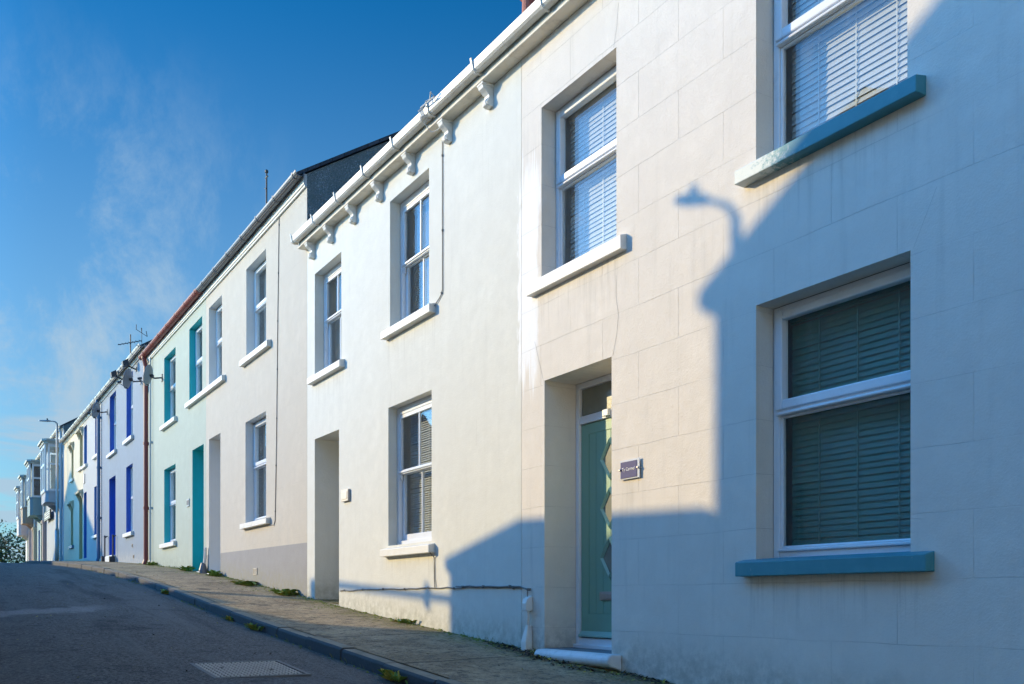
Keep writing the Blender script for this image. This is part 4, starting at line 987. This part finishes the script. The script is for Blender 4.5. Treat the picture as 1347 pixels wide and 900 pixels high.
def deadleaf(x, y, z, s):
    a = random.uniform(0, 6.28); c, d = math.cos(a)*s, math.sin(a)*s; t = random.uniform(-.4, .9)*s
    mb.add([(x-c, y-d, z+.003), (x-d*.45, y+c*.45, z+.004+abs(t)*.5), (x+c, y+d, z+.006+max(t, 0)), (x+d*.45, y-c*.45, z+.003+abs(t)*.3)], [(0, 1, 2, 3)], random.choice((0, 0, 0, 1)))
for k in range(900):
    x = random.gauss(.35, .28) if k < 480 else random.uniform(-1.7, 0); y = abs(random.gauss(.03, .07))+.01
    if -1.12 < x < -.03: y += .125
    deadleaf(x, y, g(x)-.02*y, random.uniform(.010, .030))
for k in range(260):
    x = random.uniform(-1.5, 14); y = random.uniform(.1, 4.2)
    z = g(x)-.02*y if y < 1.37 else RZ(x, max(y, 1.55)); y = y if (y < 1.37 or y > 1.55) else 1.56
    deadleaf(x, y, z, random.uniform(.008, .022))
tag(mb.build('leaf_litter', ['litter', 'leaf_yellow'], fix=False), 'dead leaves and grit gathered by the doorstep and along the street', 'leaves', kind='stuff')

# ------------------------------------------------------------------ far tree and bush past the crest
def branch_tree(name, label, x, y, h, spread):
    z0 = g(x)-.4
    t = thing(name, label, 'tree', (x, y, z0)); tr = MB(); tw = MB(); lf = MB()
    def grow(p, d, L, r, lev):
        pts = [p]; rs = [r]
        for i in range(4):
            d = (d+Vector((random.gauss(0, .16), random.gauss(0, .16), random.gauss(.03, .1)))).normalized(); p = p+d*L/4; pts.append(p); rs.append(r*(1-.13*(i+1)))
        (tr if lev < 2 else tw).tube(pts, [max(q_, .022) for q_ in rs], 6 if lev < 2 else 4, cap=False)
        if lev >= 3:
            for k in range(3):
                q = pts[random.randint(2, 4)]+Vector((random.gauss(0, .1), random.gauss(0, .1), random.gauss(0, .1)))
                if random.random() < .45:
                    s = random.uniform(.06, .15); a = Vector((random.gauss(0, 1), random.gauss(0, 1), random.gauss(0, 1))).normalized(); b = a.orthogonal().normalized()
                    lf.add([q-a*s, q+b*s*.6, q+a*s, q-b*s*.6], [(0, 1, 2, 3)])
        if lev < 5:
            for k in range(4 if lev == 0 else random.choice((2, 3, 3))):
                dd = (d+Vector((random.gauss(0, .6)*spread, random.gauss(0, .6)*spread, random.gauss(.05, .35)))).normalized()
                grow(pts[random.choice((2, 3, 4))] if lev else pts[random.choice((3, 4))], dd, L*random.uniform(.62, .82), rs[-1]*.72, lev+1)
    grow(Vector((x, y, z0)), Vector((.0, .05, 1)), h*.3, .17, 0)
    tr.build('trunk', 'bark', t, smooth=True); tw.build('twigs', 'bark', t, smooth=True); lf.build('leaves', 'twig_leaf', t, fix=False)
branch_tree('bare_tree', 'nearly bare spreading tree past the crest at the far left', 72, .9, 8.2, 1.35)
branch_tree('bare_tree', 'second bare tree at the left picture edge behind the first', 78, 3.4, 7.2, 1.2)
def bush(x, y, rx, ry, h, label, n=5200):
    z0 = g(x)-.4
    t = thing('evergreen_bush', label, 'bush', (x, y, z0)); mb = MB(); cl = [(random.uniform(-rx, rx), random.uniform(-ry, ry), random.uniform(.25, .95)*h) for _ in range(26)]
    for k in range(n):
        c = random.choice(cl); rr = .5*h*.45
        q = Vector((x+c[0]+random.gauss(0, rr*.5), y+c[1]+random.gauss(0, rr*.5), z0+max(.05, c[2]*(1-.25*(c[0]/rx)**2)+random.gauss(0, rr*.4))))
        s = random.uniform(.05, .14); a = Vector((random.gauss(0, 1), random.gauss(0, 1), random.gauss(0, .7))).normalized(); b = a.orthogonal().normalized()
        mb.add([q-a*s, q+b*s*.55, q+a*s, q-b*s*.55], [(0, 1, 2, 3)], 1 if random.random() < .12 else 0)
    mb.build('foliage', ['ever', 'leaf_yellow'], t, fix=False)
    st = MB()
    for k in range(6): c = cl[k]; st.tube([(x+c[0]*.3, y+c[1]*.3, z0-.2), (x+c[0]*.8, y+c[1]*.8, z0+c[2])], [.06, .02], 5)
    st.build('stem', 'bark', t)
bush(66, .4, 1.4, 1.9, 4.3, 'dark green bush beyond the crest beneath the bare tree')
bush(68, 3.9, 1.6, 2.2, 4.6, 'dark green bush at the far left edge beyond the crest', 5200)

# ------------------------------------------------------------------ other side of the street (casts the shadows on the cream wall)
def opposite_house(label, x0, x1, y0, depth, zw, pitch, m, wins, name='gabled_house', doorx=None):
    t = thing(name, label, 'house', ((x0+x1)/2, y0, g((x0+x1)/2)))
    ov = .05; xm = (x0+x1)/2; zb = min(g(x0), g(x1))-.8; za = zw+pitch*(x1-x0)/2
    mb = MB(); mb.prism_y([(x0, zb), (x1, zb), (x1, zw), (xm, za), (x0, zw)], y0, y0+depth); mb.build('wall', m, t)
    r = MB(); th = .12
    for sgn in (-1, 1):
        xe = xm+sgn*((x1-x0)/2+ov); zz = zw-pitch*ov
        r.prism_y([(xm, za+.005), (xe, zz+.005), (xe, zz+th), (xm, za+th+.02)], y0-.10, y0+depth+.1)
    r.build('roof', 'slate', t)
    gu = MB()
    for sgn in (-1, 1): gu.tube([(xm+sgn*((x1-x0)/2+.09), y0+.02, zw-pitch*ov+.05), (xm+sgn*((x1-x0)/2+.09), y0+depth, zw-pitch*ov+.05)], .05, 8)
    gu.build('gutter', 'gutter_grey', t)
    for a, b, c, d in wins:
        f = MB(); frame_rect(f, a, b, c, d, y0-.035, y0-.003, .06); f.box(a+.06, b-.06, y0-.03, y0-.004, (c+d)/2-.03, (c+d)/2+.03); f.box(a-.08, b+.08, y0-.09, y0-.003, c-.09, c-.002)
        w = f.build('window', 'upvc', t)
        p = MB(); p.box(a+.06, b-.06, y0-.02, y0-.004, c+.06, d-.06); p.build('pane', 'glass', w)
        k = MB(); k.box(a+.06, b-.06, y0-.0035, y0-.002, c+.06, d-.06); k.build('curtain', 'curtain', w)
    if doorx:
        d0 = g(doorx); f = MB(); f.box(doorx, doorx+.95, y0-.04, y0-.003, d0-.1, d0+2.05); f.box(doorx+.12, doorx+.83, y0-.05, y0-.04, d0+.2, d0+.9); f.build('door', 'brick', t, bevel=.005)
    return t
YO = 6.85
opposite_house('grey gabled house across the road whose roof shades the cream wall', -1.2, 5.87, YO, 8, 5.41, .565, 'wall_pearl', [(.2, 1.3, 3.0, 4.5), (3.4, 4.5, 3.0, 4.5), (.2, 1.4, .3, 1.7)], doorx=3.5)
opposite_house('plain rendered gabled house across the road, downhill of the camera', -9.6, -1.3, YO, 8, 4.3, .5, 'wall_white', [(-8.4, -7.3, 2.0, 3.4), (-3.6, -2.5, 2.0, 3.4), (-8.4, -7.2, -.8, .6)], doorx=-3.4)
opposite_house('low-eaved ice blue house across the road near the top of the street', 35.2, 47.6, YO, 8, 4.72, .48, 'wall_ice', [(37.2, 38.4, 2.6, 3.8), (44.2, 45.4, 2.6, 3.8)], doorx=40.5)
opposite_house('taller gabled house set back behind the low-eaved ice blue one', 45, 58, YO+8.3, 8, 9.2, .5, 'wall_rose', [(47, 48.2, 2.8, 4.2), (54, 55.2, 2.8, 4.2)])
opposite_house('added gabled house well back behind the boundary wall, blocking low sky light', 8, 20, 21, 9, 5.0, .58, 'wall_white', [(9.5, 10.8, 2.6, 3.9), (17, 18.3, 2.6, 3.9)])  # unseen house, added to cut the blue sky light on the fronts
opposite_house('added long gabled house set back farther uphill, blocking low sky light', 21.5, 35, 22, 9, 5.3, .55, 'wall_pearl', [(23.5, 24.8, 3.0, 4.3), (31.5, 32.8, 3.0, 4.3)])  # second unseen house added as a sky blocker
bl = thing('bounce_block', 'added cream block out of view downhill, bouncing sunlight up the street', 'house', (-26, 3, g(-26)))  # unseen building added to bounce warm sunlight into door and window reveals
mb = MB(); mb.box(-34, -26, -14, 26, g(-30)-1.5, 9.5); mb.build('wall', 'wall_white', bl)
mb = MB(); mb.add([(-25.7, -14.3, 9.52), (-34.3, -14.3, 9.52), (-34.3, 26.3, 9.52), (-25.7, 26.3, 9.52), (-30, -14.3, 12.4), (-30, 26.3, 12.4)], [(0, 1, 2, 3), (0, 3, 5, 4), (1, 4, 5, 2), (0, 4, 1), (3, 2, 5)]); mb.build('roof', 'slate', bl)
for y in (-11, -7, -3, 1, 5, 9, 13, 17, 21):
    for z in (-1.0, 2.4, 5.8):
        f = MB(); f.box(-25.997, -25.96, y, y+1.1, z, z+.08); f.box(-25.997, -25.96, y, y+1.1, z+1.62, z+1.7); f.box(-25.997, -25.96, y, y+.08, z+.08, z+1.62); f.box(-25.997, -25.96, y+1.02, y+1.1, z+.08, z+1.62); f.box(-25.997, -25.965, y+.08, y+1.02, z+.82, z+.88)
        w = f.build('window', 'upvc', bl); k = MB(); k.box(-25.997, -25.985, y+.08, y+1.02, z+.08, z+1.62); k.build('pane', 'frosted', w)
ga = thing('garage', 'low rendered garage with a shallow roof across the road beside the grey gabled house', 'garage', (7.8, YO, g(7.8)))
mb = MB(); mb.prism_y([(5.90, -.9), (9.78, -.9), (9.78, 3.70), (8.34, 3.99), (5.90, 3.90)], YO+.02, YO+6); mb.build('wall', 'wall_pearl', ga)
mb = MB(); mb.prism_y([(5.90, 3.905), (8.34, 3.995), (9.80, 3.70), (9.80, 3.82), (8.34, 4.12), (5.90, 4.03)], YO-.06, YO+6.1); mb.build('roof', 'slate', ga)
mb = MB()
for k in range(9): mb.box(6.5+k*.28, 6.5+k*.28+.27, YO-.02, YO+.01, g(7.8)-.2, 2.35)
mb.build('door', 'door_grey', ga, bevel=.006)
mb = MB()
x = 9.8
while x < 35:
    b = min(x+2.4, 35.1); zt = g((x+b)/2)+2.12
    mb.box(x, b-.005, YO, YO+.22, g(x)-.8, zt); mb.box(x, b-.005, YO-.04, YO+.26, zt+.002, zt+.07); x = b
tag(mb.build('boundary_wall', 'stone_wall'), 'long stepped rendered boundary wall across the road', 'wall')
fe = thing('wash_line_rail', 'timber rail on posts above the boundary wall beside the garage', 'rail', (12, YO+.5, g(12)))
mb = MB(); mb.tube([(9.80, YO+.4, 3.60), (14.3, YO+.4, 3.86)], .05, 8); mb.build('rail', 'timber', fe)
mb = MB(); mb.box(14.22, 14.38, YO+.32, YO+.48, g(14.3)-.5, 3.86); mb.build('post', 'timber', fe)
mb = MB(); mb.lathe((10.75, YO+.4, 3.52), [(.04, 0), (.055, .05), (.055, .22), (.03, .28)], 8); mb.build('hook', 'timber', fe)
street_lamp(4.35, 5.72, 5.52+.09, .24, R(-90), 'grey street lamp across the road whose shadow falls on the cream wall', head=.27)

# ------------------------------------------------------------------ sun and sky
SUN = Vector((.0700, .0600, .0300)).normalized()      # towards the sun
sl_ = bpy.data.lights.new('sun', 'SUN'); sl_.energy = 2.4; sl_.angle = R(.53); sl_.color = (1.0, .78, .41)
so_ = bpy.data.objects.new('sun', sl_); COL.objects.link(so_); so_.rotation_euler = (-SUN).to_track_quat('-Z', 'Y').to_euler()
W = bpy.data.worlds.new('World'); SC.world = W; W.use_nodes = True
nt = W.node_tree; N = nt.nodes; L = nt.links
bg = N['Background']; bg.inputs['Strength'].default_value = .15
sky = N.new('ShaderNodeTexSky'); sky.sky_type = 'NISHITA'; sky.sun_disc = False
sky.sun_elevation = math.asin(SUN.z); sky.sun_rotation = math.atan2(SUN.x, SUN.y)
sky.air_density = 1.0; sky.dust_density = .1; sky.ozone_density = 3.5; sky.altitude = 50
hs = N.new('ShaderNodeHueSaturation'); hs.inputs['Saturation'].default_value = 1.3
L.new(sky.outputs[0], hs.inputs['Color'])
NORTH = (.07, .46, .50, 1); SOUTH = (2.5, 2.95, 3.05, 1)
tcn = N.new('ShaderNodeTexCoord'); D = tcn.outputs['Generated']
def wn(ty, **k):
    x = N.new(ty)
    for a, b in k.items():
        s = x.inputs[a.replace('_', ' ')] if a.replace('_', ' ') in x.inputs else x.inputs[int(a[1:])]
        if isinstance(b, bpy.types.NodeSocket): L.new(b, s)
        else: s.default_value = b
    return x
def wmath(op, a, b=0.):
    x = N.new('ShaderNodeMath'); x.operation = op
    for i, v in enumerate((a, b)):
        if isinstance(v, bpy.types.NodeSocket): L.new(v, x.inputs[i])
        else: x.inputs[i].default_value = v
    return x.outputs[0]
def wramp(v, a, b, c=0., d=1.):
    x = N.new('ShaderNodeMapRange'); x.interpolation_type = 'SMOOTHSTEP'
    L.new(v, x.inputs[0])
    for i, q in enumerate((a, b, c, d)): x.inputs[i+1].default_value = q
    return x.outputs[0]
sep = wn('ShaderNodeSeparateXYZ', Vector=D)
def near(dirv, r0, r1):
    d = Vector(dirv).normalized(); x = N.new('ShaderNodeVectorMath'); x.operation = 'DISTANCE'
    L.new(D, x.inputs[0]); x.inputs[1].default_value = d
    return wramp(x.outputs['Value'], r1, r0)
# the sunward half of the sky is bright, the half behind the terrace a deeper blue
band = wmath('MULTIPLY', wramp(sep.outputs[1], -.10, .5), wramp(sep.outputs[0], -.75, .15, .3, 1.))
mp = wn('ShaderNodeMapping', Vector=D, Scale=(4.2, 5., 3.2), Rotation=(.4, .15, .2))
cn = wn('ShaderNodeTexNoise', Vector=mp.outputs[0], Scale=1.7, Detail=12., Roughness=.68, Distortion=.25)
wisp = wmath('MULTIPLY', wramp(cn.outputs[0], .45, .70), near((1.10, -.13, .315), .04, .27))
mp2 = wn('ShaderNodeMapping', Vector=D, Scale=(3, 3, 22))
cn2 = wn('ShaderNodeTexNoise', Vector=mp2.outputs[0], Scale=1.6, Detail=7., Roughness=.6, Distortion=.3)
low = wmath('MULTIPLY', wramp(cn2.outputs[0], .47, .66), wmath('MULTIPLY', wramp(sep.outputs[2], .30, .10), wramp(sep.outputs[2], .0, .05)))
f = wmath('ADD', wmath('MULTIPLY', wisp, .54), wmath('MULTIPLY', low, .5))
hz = wmath('MULTIPLY', wramp(sep.outputs[2], .58, -.12, 0., .85), wmath('SUBTRACT', 1., band))
f = wmath('MINIMUM', wmath('ADD', f, hz), .95)
tn = N.new('ShaderNodeMix'); tn.data_type = 'RGBA'; tn.blend_type = 'MULTIPLY'; tn.inputs[0].default_value = 1
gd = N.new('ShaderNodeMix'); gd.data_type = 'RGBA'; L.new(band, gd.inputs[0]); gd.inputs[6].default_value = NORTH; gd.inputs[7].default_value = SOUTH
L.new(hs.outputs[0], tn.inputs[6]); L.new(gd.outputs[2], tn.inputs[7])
mx = N.new('ShaderNodeMix'); mx.data_type = 'RGBA'
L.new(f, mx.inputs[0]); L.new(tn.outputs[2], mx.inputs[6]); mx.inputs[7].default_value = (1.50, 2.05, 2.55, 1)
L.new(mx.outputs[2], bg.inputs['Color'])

# ------------------------------------------------------------------ camera
cam = bpy.data.cameras.new('camera'); co = bpy.data.objects.new('camera', cam); COL.objects.link(co); SC.camera = co
cam.sensor_width = 36; cam.lens = 36*1250/1347; cam.shift_x = 0.0; cam.shift_y = (788-450)/1347
cam.clip_start = .05; cam.clip_end = 6000
th = math.radians(31.249376)
co.location = (-6.9275, 4.52528, 0)
fw = Vector((math.cos(th), -math.sin(th), 0))
co.rotation_euler = fw.to_track_quat('-Z', 'Y').to_euler()

vs_ = SC.view_settings; vs_.view_transform = 'Standard'; vs_.look = 'None'; vs_.exposure = 0.94; vs_.gamma = 1.0
SC.cycles.max_bounces = 8; SC.cycles.transparent_max_bounces = 16
SC.cycles.use_denoising = True; SC.cycles.denoiser = 'OPENIMAGEDENOISE'; SC.cycles.denoising_input_passes = 'RGB_ALBEDO_NORMAL'; SC.cycles.denoising_prefilter = 'ACCURATE'
W.cycles.sampling_method = 'MANUAL'; W.cycles.sample_map_resolution = 1024
SC.cycles.sample_clamp_indirect = 4.0
